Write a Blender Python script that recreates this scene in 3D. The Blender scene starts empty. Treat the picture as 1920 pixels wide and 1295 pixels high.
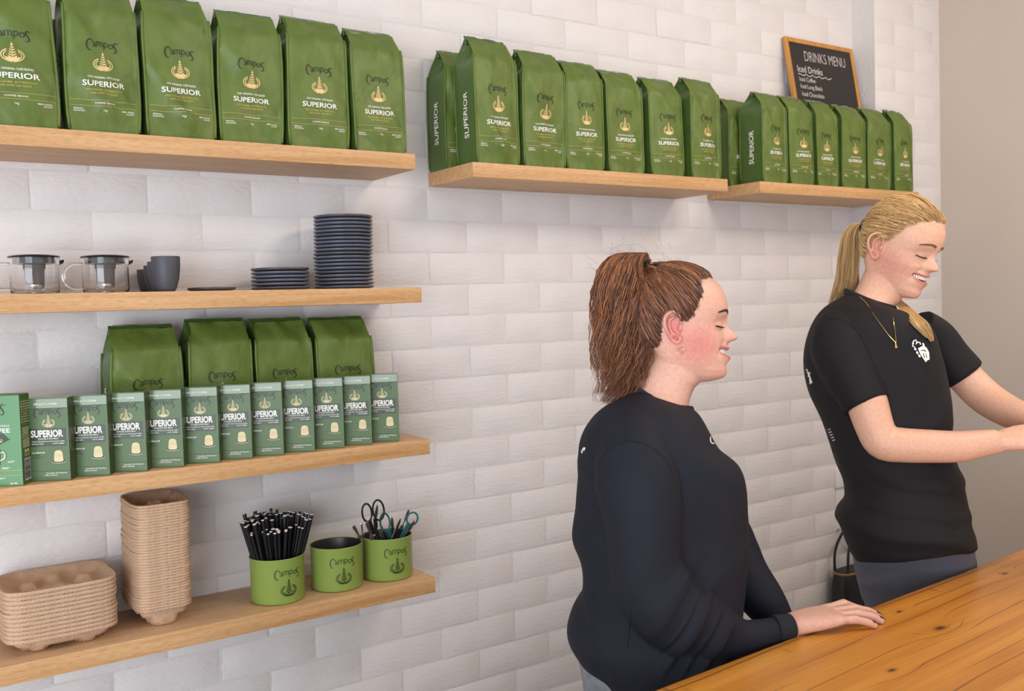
import bpy, bmesh, math, random
from mathutils import Vector, Matrix, Quaternion, noise
random.seed(7)
scene = bpy.context.scene
COL = scene.collection
PI = math.pi

# ------------------------------------------------------------------ camera
def _cam_axes(yaw, pitch, roll):
    cy, sy, cp, sp = math.cos(yaw), math.sin(yaw), math.cos(pitch), math.sin(pitch)
    F = Vector((sy*cp, cy*cp, sp)); r = Vector((cy, -sy, 0)); u = r.cross(F)
    c, s = math.cos(roll), math.sin(roll)
    return F, r*c + u*s, u*c - r*s
CAM_O = Vector((0, 0, 1.6)); CAM_F, CAM_R, CAM_U = _cam_axes(0.5979, -0.0428, -0.0288)
FPX = 1825.0
cd = bpy.data.cameras.new('camera'); cam = bpy.data.objects.new('camera', cd); COL.objects.link(cam)
cd.sensor_fit = 'HORIZONTAL'; cd.sensor_width = 36; cd.lens = FPX/1920*36
cd.clip_start = 0.05; cd.clip_end = 60
M = Matrix((CAM_R, CAM_U, -CAM_F)).transposed().to_4x4(); M.translation = CAM_O
cam.matrix_world = M
cd.dof.use_dof = True; cd.dof.focus_distance = 2.05; cd.dof.aperture_fstop = 6.3
scene.camera = cam
def ray(px, py): return CAM_F + CAM_R*((px-960)/FPX) - CAM_U*((py-647.5)/FPX)
def at_d(px, py, d): return CAM_O + ray(px, py)*d
def at_y(px, py, y): q = ray(px, py); return CAM_O + q*(y/q.y)
def at_z(px, py, z): q = ray(px, py); return CAM_O + q*((z-1.6)/q.z)

# ------------------------------------------------------------------ world, lights, exposure
wd = bpy.data.worlds.new('daylight'); scene.world = wd; wd.use_nodes = True
bgn = wd.node_tree.nodes['Background']
bgn.inputs['Color'].default_value = (0.88, 0.92, 1.0, 1); bgn.inputs['Strength'].default_value = 1.0
def area(name, loc, target, sx, sy, power, color):
    l = bpy.data.lights.new(name, 'AREA'); l.shape = 'RECTANGLE'; l.size = sx; l.size_y = sy
    l.energy = power; l.color = color
    o = bpy.data.objects.new(name, l); COL.objects.link(o); o.location = loc
    d = Vector(target) - Vector(loc); o.rotation_euler = d.to_track_quat('-Z', 'Y').to_euler()
    return o
area('ceiling_lamp_warm', (2.1, 0.35, 2.9), (1.9, 2.2, 1.5), 0.7, 0.4, 17, (1.0, 0.83, 0.68))
area('ceiling_lamp_warm_far', (3.1, 0.9, 2.9), (3.1, 1.5, 1.3), 0.5, 0.4, 8, (1.0, 0.82, 0.66))
area('shop_window_daylight', (-2.3, -1.4, 1.15), (0.8, 2.3, 0.8), 2.8, 2.1, 125, (0.88, 0.92, 1.0))
scene.view_settings.view_transform = 'Standard'; scene.view_settings.look = 'None'
scene.view_settings.gamma = 1.0; scene.view_settings.use_curve_mapping = False
scene.view_settings.exposure = 0.12

# ------------------------------------------------------------------ materials
def lin(c):
    if isinstance(c, str):
        c = [int(c[i:i+2], 16)/255 for i in (0, 2, 4)]
    return tuple((v/12.92 if v <= .04045 else ((v+.055)/1.055)**2.4) for v in c) + (1,)
def mat(name, color, rough=.5, metal=0, spec=.5, bump=0, bscale=200, var=0, vscale=8, sheen=0, trans=0, ior=1.45, coat=0, sss=0, stretch=None, coord='Object', var_col=None):
    m = bpy.data.materials.new(name); m.use_nodes = True
    nt = m.node_tree; N = nt.nodes; L = nt.links; b = N['Principled BSDF']
    col = lin(color)
    b.inputs['Base Color'].default_value = col; b.inputs['Roughness'].default_value = rough
    b.inputs['Metallic'].default_value = metal; b.inputs['Specular IOR Level'].default_value = spec
    b.inputs['IOR'].default_value = ior; b.inputs['Transmission Weight'].default_value = trans
    b.inputs['Coat Weight'].default_value = coat; b.inputs['Sheen Weight'].default_value = sheen
    if sss:
        b.inputs['Subsurface Weight'].default_value = sss; b.inputs['Subsurface Radius'].default_value = (.012, .005, .003)
        b.inputs['Subsurface Scale'].default_value = 1
    tc = None
    def coords():
        nonlocal tc
        if tc is None:
            t = N.new('ShaderNodeTexCoord'); mp = N.new('ShaderNodeMapping'); L.new(t.outputs[coord], mp.inputs[0])
            if stretch: mp.inputs['Scale'].default_value = stretch
            tc = mp.outputs[0]
        return tc
    if var:
        n = N.new('ShaderNodeTexNoise'); n.inputs['Scale'].default_value = vscale; n.inputs['Detail'].default_value = 5
        L.new(coords(), n.inputs['Vector'])
        r = N.new('ShaderNodeValToRGB'); e = r.color_ramp.elements
        lo = lin(var_col) if var_col else tuple(v*(1-var) for v in col[:3]) + (1,)
        hi = tuple(min(1, v*(1+var*.6)) for v in col[:3]) + (1,)
        e[0].position = .3; e[1].position = .72; e[0].color = lo; e[1].color = hi if not var_col else col
        L.new(n.outputs['Fac'], r.inputs[0]); L.new(r.outputs[0], b.inputs['Base Color'])
    if bump:
        n2 = N.new('ShaderNodeTexNoise'); n2.inputs['Scale'].default_value = bscale; n2.inputs['Detail'].default_value = 4
        L.new(coords(), n2.inputs['Vector'])
        bp = N.new('ShaderNodeBump'); bp.inputs['Strength'].default_value = bump; bp.inputs['Distance'].default_value = .004
        L.new(n2.outputs['Fac'], bp.inputs['Height']); L.new(bp.outputs[0], b.inputs['Normal'])
    return m
def wood(name, base, dark, scale=(1, 18, 18), ring=0, rough=.5, coat=0, pores=True):
    """grain running along object x"""
    m = bpy.data.materials.new(name); m.use_nodes = True; nt = m.node_tree; N = nt.nodes; L = nt.links; b = N['Principled BSDF']
    t = N.new('ShaderNodeTexCoord'); mp = N.new('ShaderNodeMapping'); mp.inputs['Scale'].default_value = scale
    L.new(t.outputs['Object'], mp.inputs[0])
    n = N.new('ShaderNodeTexNoise'); n.inputs['Scale'].default_value = 3; n.inputs['Detail'].default_value = 8; n.inputs['Distortion'].default_value = .6
    L.new(mp.outputs[0], n.inputs['Vector'])
    r = N.new('ShaderNodeValToRGB'); e = r.color_ramp.elements; e[0].position = .28; e[1].position = .7
    e[0].color = lin(dark); e[1].color = lin(base); L.new(n.outputs['Fac'], r.inputs[0])
    last = r.outputs[0]
    mp2 = N.new('ShaderNodeMapping'); mp2.inputs['Scale'].default_value = (14, 260, 260); L.new(t.outputs['Object'], mp2.inputs[0])
    n2 = N.new('ShaderNodeTexNoise'); n2.inputs['Scale'].default_value = 3.2; n2.inputs['Detail'].default_value = 3; L.new(mp2.outputs[0], n2.inputs['Vector'])
    r2 = N.new('ShaderNodeValToRGB'); e = r2.color_ramp.elements; e[0].position = .36; e[1].position = .52
    e[0].color = (.62, .52, .44, 1); e[1].color = (1, 1, 1, 1); L.new(n2.outputs['Fac'], r2.inputs[0])
    mx = N.new('ShaderNodeMix'); mx.data_type = 'RGBA'; mx.blend_type = 'MULTIPLY'; mx.inputs[0].default_value = .55 if pores else .2
    L.new(last, mx.inputs[6]); L.new(r2.outputs[0], mx.inputs[7]); L.new(mx.outputs[2], b.inputs['Base Color'])
    b.inputs['Roughness'].default_value = rough; b.inputs['Coat Weight'].default_value = coat; b.inputs['Coat Roughness'].default_value = .25
    bp = N.new('ShaderNodeBump'); bp.inputs['Strength'].default_value = .12; bp.inputs['Distance'].default_value = .002
    L.new(n2.outputs['Fac'], bp.inputs['Height']); L.new(bp.outputs[0], b.inputs['Normal'])
    return m

# ------------------------------------------------------------------ mesh helpers
class MB:
    def __init__(s): s.v = []; s.f = []; s.m = []; s.cur = 0
    def add(s, vs, fs, mi=None):
        o = len(s.v); s.v += [tuple(p) for p in vs]; s.f += [tuple(i+o for i in f) for f in fs]
        s.m += [s.cur if mi is None else mi]*len(fs); return s
    def box(s, lo, hi, bev=0, mi=None):
        x0, y0, z0 = lo; x1, y1, z1 = hi
        if bev <= 0:
            vs = [(x, y, z) for z in (z0, z1) for y in (y0, y1) for x in (x0, x1)]
            return s.add(vs, [(0, 2, 3, 1), (4, 5, 7, 6), (0, 1, 5, 4), (2, 6, 7, 3), (0, 4, 6, 2), (1, 3, 7, 5)], mi)
        bm = bmesh.new(); bmesh.ops.create_cube(bm, size=1)
        for v in bm.verts:
            v.co = Vector(((x0+x1)/2+v.co.x*(x1-x0), (y0+y1)/2+v.co.y*(y1-y0), (z0+z1)/2+v.co.z*(z1-z0)))
        bmesh.ops.bevel(bm, geom=list(bm.edges), offset=bev, segments=2, profile=.5, affect='EDGES')
        bm.verts.index_update()
        s.add([v.co[:] for v in bm.verts], [[v.index for v in f.verts] for f in bm.faces], mi); bm.free(); return s
    def loft(s, rings, close=True, cap=True, mi=None, closed_v=False):
        n = len(rings[0]); vs = [p for r in rings for p in r]; fs = []
        K = len(rings)
        for i in range(K - (0 if closed_v else 1)):
            a = i*n; b = ((i+1) % K)*n
            for j in range(n if close else n-1):
                k = (j+1) % n
                fs.append((a+j, a+k, b+k, b+j))
        if cap and not closed_v:
            fs.append(tuple(range(n-1, -1, -1))); fs.append(tuple(range((K-1)*n, K*n)))
        return s.add(vs, fs, mi)
    def tube(s, pts, rad, n=8, cap=True, mi=None, flat=None, up=None):
        pts = [Vector(p) for p in pts]; K = len(pts)
        if not hasattr(rad, '__len__'): rad = [rad]*K
        rings = []; ref = Vector(up) if up else None
        for i in range(K):
            t = (pts[min(i+1, K-1)] - pts[max(i-1, 0)])
            t = t.normalized() if t.length > 1e-9 else Vector((0, 0, 1))
            if ref is None:
                ref = Vector((0, 0, 1)) if abs(t.z) < .9 else Vector((1, 0, 0))
            a = (ref - t*ref.dot(t))
            a = a.normalized() if a.length > 1e-6 else t.orthogonal().normalized()
            if not up: ref = a
            bb = t.cross(a); r = rad[i]
            ra, rb = (r, r) if not hasattr(r, '__len__') else r
            rings.append([pts[i] + a*(ra*math.cos(2*PI*j/n)) + bb*(rb*math.sin(2*PI*j/n)) for j in range(n)])
        return s.loft(rings, True, cap, mi)
    def lathe(s, prof, n=32, c=(0, 0, 0), mi=None, cap=False):
        rings = [[(c[0]+r*math.cos(2*PI*j/n), c[1]+r*math.sin(2*PI*j/n), c[2]+z) for j in range(n)] for r, z in prof]
        return s.loft(rings, True, cap, mi)
    def torus(s, c, R, r, axis=(0, 0, 1), n=32, m=8, mi=None):
        q = Vector((0, 0, 1)).rotation_difference(Vector(axis).normalized()); c = Vector(c); rings = []
        for i in range(n):
            a = 2*PI*i/n
            rings.append([c + q @ Vector(((R+r*math.cos(2*PI*j/m))*math.cos(a), (R+r*math.cos(2*PI*j/m))*math.sin(a), r*math.sin(2*PI*j/m))) for j in range(m)])
        return s.loft(rings, True, False, mi, closed_v=True)
    def sphere(s, c, r, n=16, m=10, mi=None):
        r = r if hasattr(r, '__len__') else (r, r, r)
        rings = [[(c[0]+r[0]*math.sin(PI*i/m)*math.cos(2*PI*j/n), c[1]+r[1]*math.sin(PI*i/m)*math.sin(2*PI*j/n), c[2]-r[2]*math.cos(PI*i/m)) for j in range(n)] for i in range(1, m)]
        return s.loft(rings, True, True, mi)
    def mesh(s, name, mats, smooth=True, angle=None):
        me = bpy.data.meshes.new(name); me.from_pydata(s.v, [], s.f); me.update()
        for m in (mats if isinstance(mats, (list, tuple)) else [mats]): me.materials.append(m)
        if len(me.materials) > 1: me.polygons.foreach_set('material_index', s.m)
        me.polygons.foreach_set('use_smooth', [smooth]*len(me.polygons))
        if smooth and angle is not None: me.set_sharp_from_angle(angle=math.radians(angle))
        me.update(); return me
    def build(s, name, mats, parent=None, smooth=True, angle=40, loc=None):
        return obj(name, s.mesh(name, mats, smooth, angle), parent, loc)
WORLD_PARENTS = set()      # roots whose parts are modelled in world coordinates
def obj(name, me, parent=None, loc=None):
    o = bpy.data.objects.new(name, me); COL.objects.link(o)
    if parent is not None:
        o.parent = parent
        if parent.name in WORLD_PARENTS: o.matrix_parent_inverse = Matrix.Translation(-Vector(parent.location))
    if loc is not None: o.location = loc
    return o
def tag(o, label, cat, group=None):
    o['label'] = label; o['category'] = cat
    if group: o['group'] = group
    return o
def thing(name, label, cat, loc=(0, 0, 0), rz=0, group=None, scale=None):
    o = bpy.data.objects.new(name, None); COL.objects.link(o); o.location = loc; o.rotation_euler = (0, 0, rz)
    o.empty_display_size = .05
    if scale: o.scale = scale
    return tag(o, label, cat, group)
def struct(o): o['kind'] = 'structure'; return o
def dup(root, loc=None, rz=None, label=None, scale=None):
    r = root.copy(); COL.objects.link(r)
    if loc is not None: r.location = loc
    if rz is not None: r.rotation_euler = (0, 0, rz)
    if scale is not None: r.scale = scale
    if label: r['label'] = label
    for ch in list(root.children):
        c = ch.copy(); COL.objects.link(c); c.parent = r
        for g in ch.children:
            d = g.copy(); COL.objects.link(d); d.parent = c
    return r
def smooth01(a, b, x):
    t = max(0., min(1., (x-a)/(b-a))); return t*t*(3-2*t)
def nz(x, y, z=0): return noise.noise(Vector((x, y, z)))

# ------------------------------------------------------------------ lettering (flat print as thin mesh, mapped onto surfaces)
_tc = {}
def text2d(s, size=1, sx=1, bold=0, align='CENTER', spacing=1):
    """2-D triangles of a line of text: (verts[(x,y)], faces)"""
    key = (s, bold, spacing)
    if key not in _tc:
        cu = bpy.data.curves.new('t', 'FONT'); cu.body = s; cu.size = 1; cu.offset = bold; cu.resolution_u = 3; cu.space_character = spacing
        o = bpy.data.objects.new('t', cu); COL.objects.link(o)
        dg = bpy.context.evaluated_depsgraph_get(); dg.update(); me = o.evaluated_get(dg).to_mesh()
        vs = [(v.co.x, v.co.y) for v in me.vertices]; fs = [tuple(p.vertices) for p in me.polygons]
        o.evaluated_get(dg).to_mesh_clear(); bpy.data.objects.remove(o); bpy.data.curves.remove(cu)
        x0 = min(v[0] for v in vs); x1 = max(v[0] for v in vs)
        _tc[key] = ([(x-x0, y) for x, y in vs], fs, x1-x0)
    vs, fs, w = _tc[key]
    off = {'CENTER': w/2, 'LEFT': 0, 'RIGHT': w}[align]
    return [((x-off)*size*sx, y*size) for x, y in vs], fs
class Print:
    """flat print in 2-D, later mapped through a surface function"""
    def __init__(s): s.v = []; s.f = []
    def add(s, vs, fs): o = len(s.v); s.v += vs; s.f += [tuple(i+o for i in f) for f in fs]; return s
    def text(s, t, x, y, size, sx=1, bold=0, align='CENTER', rot=0, spacing=1, fit=None):
        vs, fs = text2d(t, size, sx, bold, align, spacing)
        if fit:
            w = max(v[0] for v in vs)-min(v[0] for v in vs); k = fit/w; vs = [(a*k, b) for a, b in vs]
        c, sn = math.cos(rot), math.sin(rot)
        return s.add([(x+a*c-b*sn, y+a*sn+b*c) for a, b in vs], fs)
    def ribbon(s, pts, w):
        n = len(pts); vs = []
        for i in range(n):
            a = pts[max(i-1, 0)]; b = pts[min(i+1, n-1)]; dx, dy = b[0]-a[0], b[1]-a[1]; l = math.hypot(dx, dy) or 1
            ww = w[i] if hasattr(w, '__len__') else w
            vs += [(pts[i][0]-dy/l*ww/2, pts[i][1]+dx/l*ww/2), (pts[i][0]+dy/l*ww/2, pts[i][1]-dx/l*ww/2)]
        return s.add(vs, [(2*i, 2*i+1, 2*i+3, 2*i+2) for i in range(n-1)])
    def poly(s, pts): return s.add(list(pts), [tuple(range(len(pts)))])
    def ell(s, x, y, rx, ry, rot=0, n=14):
        c, sn = math.cos(rot), math.sin(rot)
        return s.poly([(x+rx*math.cos(2*PI*i/n)*c-ry*math.sin(2*PI*i/n)*sn, y+rx*math.cos(2*PI*i/n)*sn+ry*math.sin(2*PI*i/n)*c) for i in range(n)])
    def rect(s, x0, y0, x1, y1, nx=1, ny=1):
        vs = [(x0+(x1-x0)*i/nx, y0+(y1-y0)*j/ny) for j in range(ny+1) for i in range(nx+1)]
        return s.add(vs, [(j*(nx+1)+i, j*(nx+1)+i+1, (j+1)*(nx+1)+i+1, (j+1)*(nx+1)+i) for j in range(ny) for i in range(nx)])
    def mesh(s, name, fn, m):
        mb = MB(); mb.add([fn(x, y) for x, y in s.v], s.f); return mb.mesh(name, m, smooth=False)
def wordmark(P, cx, cy, w):
    """the brand word: tall thin C and a dropping S around small letters on an arch; w = total width"""
    k = w/2.0
    arc = [(-.70+.20*math.cos(a), .00+.33*math.sin(a)) for a in [math.radians(50+i*(285-50)/18) for i in range(19)]]
    wd_ = [.035+.045*math.sin(PI*i/18) for i in range(19)]
    P.ribbon([(cx+x*k*1.0, cy+y*k) for x, y in arc], [q*k for q in wd_])
    P.ribbon([(cx+(-.55)*k, cy+.26*k), (cx-.575*k, cy+.19*k)], .03*k)
    for ch, x, y, r in (('a', -.43, -.10, .14), ('m', -.12, -.035, .04), ('p', .24, -.035, -.06), ('o', .52, -.09, -.14)):
        P.text(ch, cx+x*k, cy+y*k, .66*k, .92, -.006, rot=r)
    for x0, x1, y in ((-.31, -.24, -.035), (-.15, -.09, -.035), (0, .07, -.03), (.05, .17, -.17)):
        P.ribbon([(cx+x0*k, cy+y*k), (cx+x1*k, cy+y*k)], .022*k)
    sp = []
    for i in range(21):
        t = i/20; a = t*2*PI
        sp.append((.74-.115*math.sin(a*1.0+.1)*(1 if t < .5 else 1.1)+.02, .28-.60*t))
    sp = [(.90, .20), (.885, .26), (.83, .29), (.76, .27), (.72, .20), (.72, .12), (.76, .04), (.82, -.04), (.87, -.13), (.87, -.23), (.82, -.30), (.74, -.31), (.68, -.26)]
    P.ribbon([(cx+x*k, cy+y*k) for x, y in sp], [k*(.03+.04*math.sin(PI*i/(len(sp)-1))) for i in range(len(sp))])
    P.ell(cx+1.0*k, cy+.27*k, .025*k, .025*k, n=6)
def emblem(P, cx, cy, h):
    """latte-art leaf in a cup, h = overall height"""
    k = h; n = 6
    for i in range(n):
        t = i/(n-1); y = -.30+.62*t; L = .135*(1-t)+.075; w = .046*(1-.30*t)
        for sgn in (-1, 1):
            P.ell(cx+sgn*L*.5*k, cy+(y+.04)*k, L*.56*k, w*k*.74, sgn*.62, 10)
    P.ell(cx, cy+.42*k, .035*k, .075*k, 0, 8)
    P.ribbon([(cx, cy-.42*k), (cx, cy+.40*k)], .035*k)
    bowl = [(.33*math.cos(a), -.27+.20*math.sin(a)) for a in [PI+i*PI/16 for i in range(17)]]
    P.poly([(cx+x*k, cy+y*k) for x, y in bowl])
    for sgn in (-1, 1):
        for R, wdt, e1 in ((.48, .050, 150), (.375, .042, 138)):
            pts = [(sgn*R*math.cos(a), -.17+R*.68*math.sin(a)) for a in [math.radians(-88+i*e1/16) for i in range(17)]]
            P.ribbon([(cx+x*k, cy+y*k) for x, y in pts], wdt*k)
ORD = ['first', 'second', 'third', 'fourth', 'fifth', 'sixth', 'seventh', 'eighth', 'ninth', 'tenth', 'eleventh', 'twelfth', 'thirteenth', 'fourteenth', 'fifteenth', 'sixteenth', 'seventeenth', 'eighteenth', 'nineteenth', 'twentieth', 'twenty-first', 'twenty-second', 'twenty-third', 'twenty-fourth', 'twenty-fifth', 'twenty-sixth', 'twenty-seventh', 'twenty-eighth', 'twenty-ninth', 'thirtieth', 'thirty-first', 'thirty-second', 'thirty-third', 'thirty-fourth', 'thirty-fifth', 'thirty-sixth', 'thirty-seventh', 'thirty-eighth', 'thirty-ninth', 'fortieth']
# ------------------------------------------------------------------ setting
WY = 2.40                                   # face of the painted brick wall
M_paint = mat('white_wall_paint', 'e0dcdb', .55, bump=.5, bscale=55, var=.045, vscale=6, stretch=(1, 1, 2.2), coord='Object')
M_mortar = mat('white_painted_mortar', 'dad6d4', .6, bump=.6, bscale=90)
M_greige = mat('smooth_greige_wall_paint', 'c4b8ac', .5, bump=.05, bscale=120, var=.03, vscale=3)
M_floor = mat('grey_floor', 'b4aea6', .4, bump=.1, bscale=30, var=.1, vscale=4)
M_ceil = mat('white_ceiling', 'e2dfda', .7, bump=.05)

def plane_box(name, lo, hi, m, parent=None):
    o = MB().box(lo, hi).build(name, m, parent, smooth=False); return o
wall = struct(plane_box('wall_back', (-2.6, WY+.0011, 0), (3.9, WY+.12, 3.0), M_mortar))
pier = struct(plane_box('wall_pier', (3.274, 2.3011, 0), (3.75, WY+.0010, 3.0), M_mortar))
struct(plane_box('wall_right', (3.70, -2.2, 0), (3.82, 2.3010, 3.0), M_greige))
struct(plane_box('floor', (-2.6, -2.4, -.05), (3.9, 2.52, 0), M_floor))
struct(plane_box('ceiling', (-2.6, -2.4, 3.0), (3.9, 2.52, 3.06), M_ceil))
bb = MB().box((-2.6, WY-.016, 0), (3.27, WY+.004, .09), .002).build('baseboard_back', mat('baseboard_paint', 'd8d4ce', .45)); struct(bb)

def brick_mesh(L, H, seed):
    """one painted brick: uneven cushion-edged face"""
    r = random.Random(seed); mb = MB(); e = .0045
    def j(a): return (r.random()-.5)*a
    xs = (0, e, L*.33, L*.67, L-e, L); zs = (0, e, H*.5, H-e, H)
    idx = {}; vs = []
    for b, z in enumerate(zs):
        for a, x in enumerate(xs):
            edge = a in (0, 5) or b in (0, 4)
            idx[a, b] = len(vs)
            vs.append((x+j(.003), (.0013 if edge else -.0003+j(.0011)), z+j(.0035)))
    fs = [(idx[a, b], idx[a+1, b], idx[a+1, b+1], idx[a, b+1]) for b in range(4) for a in range(5)]
    mb.add(vs, fs); return mb.mesh('brick', M_paint, True)
def px_of(p):
    q = Vector(p)-CAM_O; d = q.dot(CAM_F)
    if d < .1: return (-9999, -9999)
    return 960+FPX*q.dot(CAM_R)/d, 647.5-FPX*q.dot(CAM_U)/d
LB, HB, CH = .2490, .0860, .0895
brick_vars = [brick_mesh(LB, HB, s) for s in range(10)]
half_vars = [brick_mesh(.1225, HB, 40+s) for s in range(4)]
rest = MB(); rb = random.Random(3); nb = 0
for row in range(33):
    z = 1.929+.0018-CH*(21-row)
    if z < .01 or z > 2.9: continue
    x = -2.5 + (0 if row % 2 else .1265) + (1.469-.253*6+.253*20) % .253 - .01
    while x < 3.27-.05:
        L = LB; me = brick_vars[rb.randrange(10)]
        if x+L > 3.272:
            L = .1225; me = half_vars[rb.randrange(4)]
            if x+L > 3.274: break
        a = px_of((x, WY, z)); b = px_of((x+L, WY, z+HB))
        if b[0] > 0 and a[0] < 1920 and a[1] > 0 and b[1] < 1295 and nb < 300:
            o = obj('brick', me, wall, (x, WY+rb.uniform(-.0012, .0006), z)); nb += 1
        else:
            for_v = [(v.co.x+x, v.co.y+WY, v.co.z+z) for v in me.vertices]
            rest.add(for_v, [tuple(p.vertices) for p in me.polygons])
        x += L + .0040
ro = rest.build('brickwork', M_paint, wall); ro['kind'] = 'stuff'
# pier: courses of two bricks
for row in range(33):
    z = 1.929+.0018-CH*(21-row)
    if z < .01 or z > 2.9: continue
    xs = [(3.2765, .2490), (3.5295, .16)] if row % 2 else [(3.2765, .1225), (3.403, .2490)]
    for x, L in xs:
        me = brick_mesh(L, HB, row*7+int(x*100)) if L not in (LB, .1225) else (brick_vars if L == LB else half_vars)[rb.randrange(4)]
        obj('brick', me, pier, (x, 2.30, z))
# wall power point, half hidden behind the taller person
q = at_y(1575, 895, WY)
t = thing('wall_power_point', 'small white wall power point low on brick wall', 'socket', (q.x, WY-.001, q.z))
MB().box((-.035, -.012, -.036), (.035, .002, .036), .003).build('face_plate', mat('white_plastic', 'e4e2de', .35), t)
MB().box((-.012, -.016, .012), (.012, -.010, .026), .002).build('rocker_switch', mat('white_plastic_switch', 'efeeea', .3), t)

# ------------------------------------------------------------------ counter
def counter_material():
    m = bpy.data.materials.new('varnished_recycled_timber'); m.use_nodes = True; nt = m.node_tree; N = nt.nodes; L = nt.links; b = N['Principled BSDF']
    def mth(op, a, bb=None, c=None):
        n = N.new('ShaderNodeMath'); n.operation = op
        for i, v in enumerate((a, bb, c)):
            if v is None: continue
            if isinstance(v, (int, float)): n.inputs[i].default_value = v
            else: L.new(v, n.inputs[i])
        return n.outputs[0]
    tc = N.new('ShaderNodeTexCoord'); sp = N.new('ShaderNodeSeparateXYZ'); L.new(tc.outputs['Object'], sp.inputs[0]); X, Y = sp.outputs[0], sp.outputs[1]
    def nzt(scale, det=5, dist=0, sc=1.0):
        mp = N.new('ShaderNodeMapping'); mp.inputs['Scale'].default_value = scale; L.new(tc.outputs['Object'], mp.inputs[0])
        n = N.new('ShaderNodeTexNoise'); n.inputs['Scale'].default_value = sc; n.inputs['Detail'].default_value = det; n.inputs['Distortion'].default_value = dist
        L.new(mp.outputs[0], n.inputs['Vector']); return n.outputs['Fac']
    kn = None; dark = None
    for kx, ky, r in KNOTS:
        dx = mth('DIVIDE', mth('SUBTRACT', X, kx), r*2.1); dy = mth('DIVIDE', mth('SUBTRACT', Y, ky), r)
        d2 = mth('ADD', mth('MULTIPLY', dx, dx), mth('MULTIPLY', dy, dy))
        g = mth('EXPONENT', mth('MULTIPLY', d2, -.16)); core = mth('EXPONENT', mth('MULTIPLY', d2, -2.2))
        kn = g if kn is None else mth('ADD', kn, g); dark = core if dark is None else mth('MAXIMUM', dark, core)
    wob = nzt((1.1, 5, 1), 3, .4)
    ph = mth('ADD', mth('ADD', mth('MULTIPLY', Y, 31), mth('MULTIPLY', wob, 2.2)), mth('MULTIPLY', kn, 1.5))
    fr = mth('FRACT', ph); lineA = mth('SUBTRACT', 1, mth('SMOOTH_MIN', mth('MULTIPLY', mth('ABSOLUTE', mth('SUBTRACT', fr, .5)), 15), 1, .2))
    gate = N.new('ShaderNodeMapRange'); gate.inputs[1].default_value = .42; gate.inputs[2].default_value = .58; L.new(nzt((1.6, 26, 1), 3), gate.inputs[0])
    line = mth('MULTIPLY', lineA, gate.outputs[0])
    band = nzt((.8, 16, 1), 6, .8); fine = nzt((6, 230, 1), 4)
    r = N.new('ShaderNodeValToRGB'); e = r.color_ramp.elements; e[0].position = .25; e[0].color = lin('a35f1c'); e[1].position = .75; e[1].color = lin('e2a245')
    e2 = r.color_ramp.elements.new(.5); e2.color = lin('c98432')
    L.new(mth('ADD', mth('MULTIPLY', band, .75), mth('MULTIPLY', fine, .25)), r.inputs[0])
    big = nzt((.7, 2.5, 1), 2)
    mx = N.new('ShaderNodeMix'); mx.data_type = 'RGBA'; mx.inputs[7].default_value = lin('2e1a0c'); L.new(r.outputs[0], mx.inputs[6])
    L.new(mth('MINIMUM', mth('MULTIPLY', line, .75), 1), mx.inputs[0])
    mx2 = N.new('ShaderNodeMix'); mx2.data_type = 'RGBA'; mx2.inputs[7].default_value = lin('1d130b'); L.new(mx.outputs[2], mx2.inputs[6])
    kd = mth('MINIMUM', mth('MULTIPLY', mth('MULTIPLY', dark, mth('ADD', .35, nzt((30, 60, 1), 4))), 1.25), .93); L.new(kd, mx2.inputs[0])
    # saw marks and scorched patches near the back edge
    sm = nzt((70, 9, 1), 3); em = N.new('ShaderNodeMapRange'); em.inputs[1].default_value = -.055; em.inputs[2].default_value = -.004; L.new(Y, em.inputs[0])
    st = N.new('ShaderNodeMapRange'); st.inputs[1].default_value = .58; st.inputs[2].default_value = .72; L.new(sm, st.inputs[0])
    pt = N.new('ShaderNodeMapRange'); pt.inputs[1].default_value = .5; pt.inputs[2].default_value = .6; L.new(nzt((4, 12, 1), 2), pt.inputs[0])
    mx3 = N.new('ShaderNodeMix'); mx3.data_type = 'RGBA'; mx3.inputs[7].default_value = lin('3a220f'); L.new(mx2.outputs[2], mx3.inputs[6])
    L.new(mth('MULTIPLY', mth('MULTIPLY', st.outputs[0], em.outputs[0]), mth('MULTIPLY', pt.outputs[0], .8)), mx3.inputs[0])
    L.new(mx3.outputs[2], b.inputs['Base Color'])
    b.inputs['Roughness'].default_value = .38; b.inputs['Coat Weight'].default_value = .15; b.inputs['Coat Roughness'].default_value = .22; b.inputs['Specular IOR Level'].default_value = .35
    bp = N.new('ShaderNodeBump'); bp.inputs['Strength'].default_value = .25; bp.inputs['Distance'].default_value = .0012
    L.new(mth('ADD', fine, mth('MULTIPLY', line, -.8)), bp.inputs['Height']); L.new(bp.outputs[0], b.inputs['Normal'])
    return m
CZ = 1.0
c0 = Vector((.991, 1.106, CZ)); c1 = Vector((2.236, 1.188, CZ)); CA = math.atan2(c1.y-c0.y, c1.x-c0.x)
ct = thing('service_counter', 'thick varnished honey timber service counter with knots and dark cracks', 'counter', c0, CA)
ci = Matrix.Rotation(-CA, 4, 'Z') @ Matrix.Translation(-c0)
KNOTS = []
for px, py, r in ((1672, 1256, .0075), (1762, 1177, .011), (1884, 1075, .008), (1686, 1146, .006)):
    p = ci @ at_z(px, py, CZ); KNOTS.append((p.x, p.y, r))
M_counter = counter_material()
mb = MB()
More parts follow.
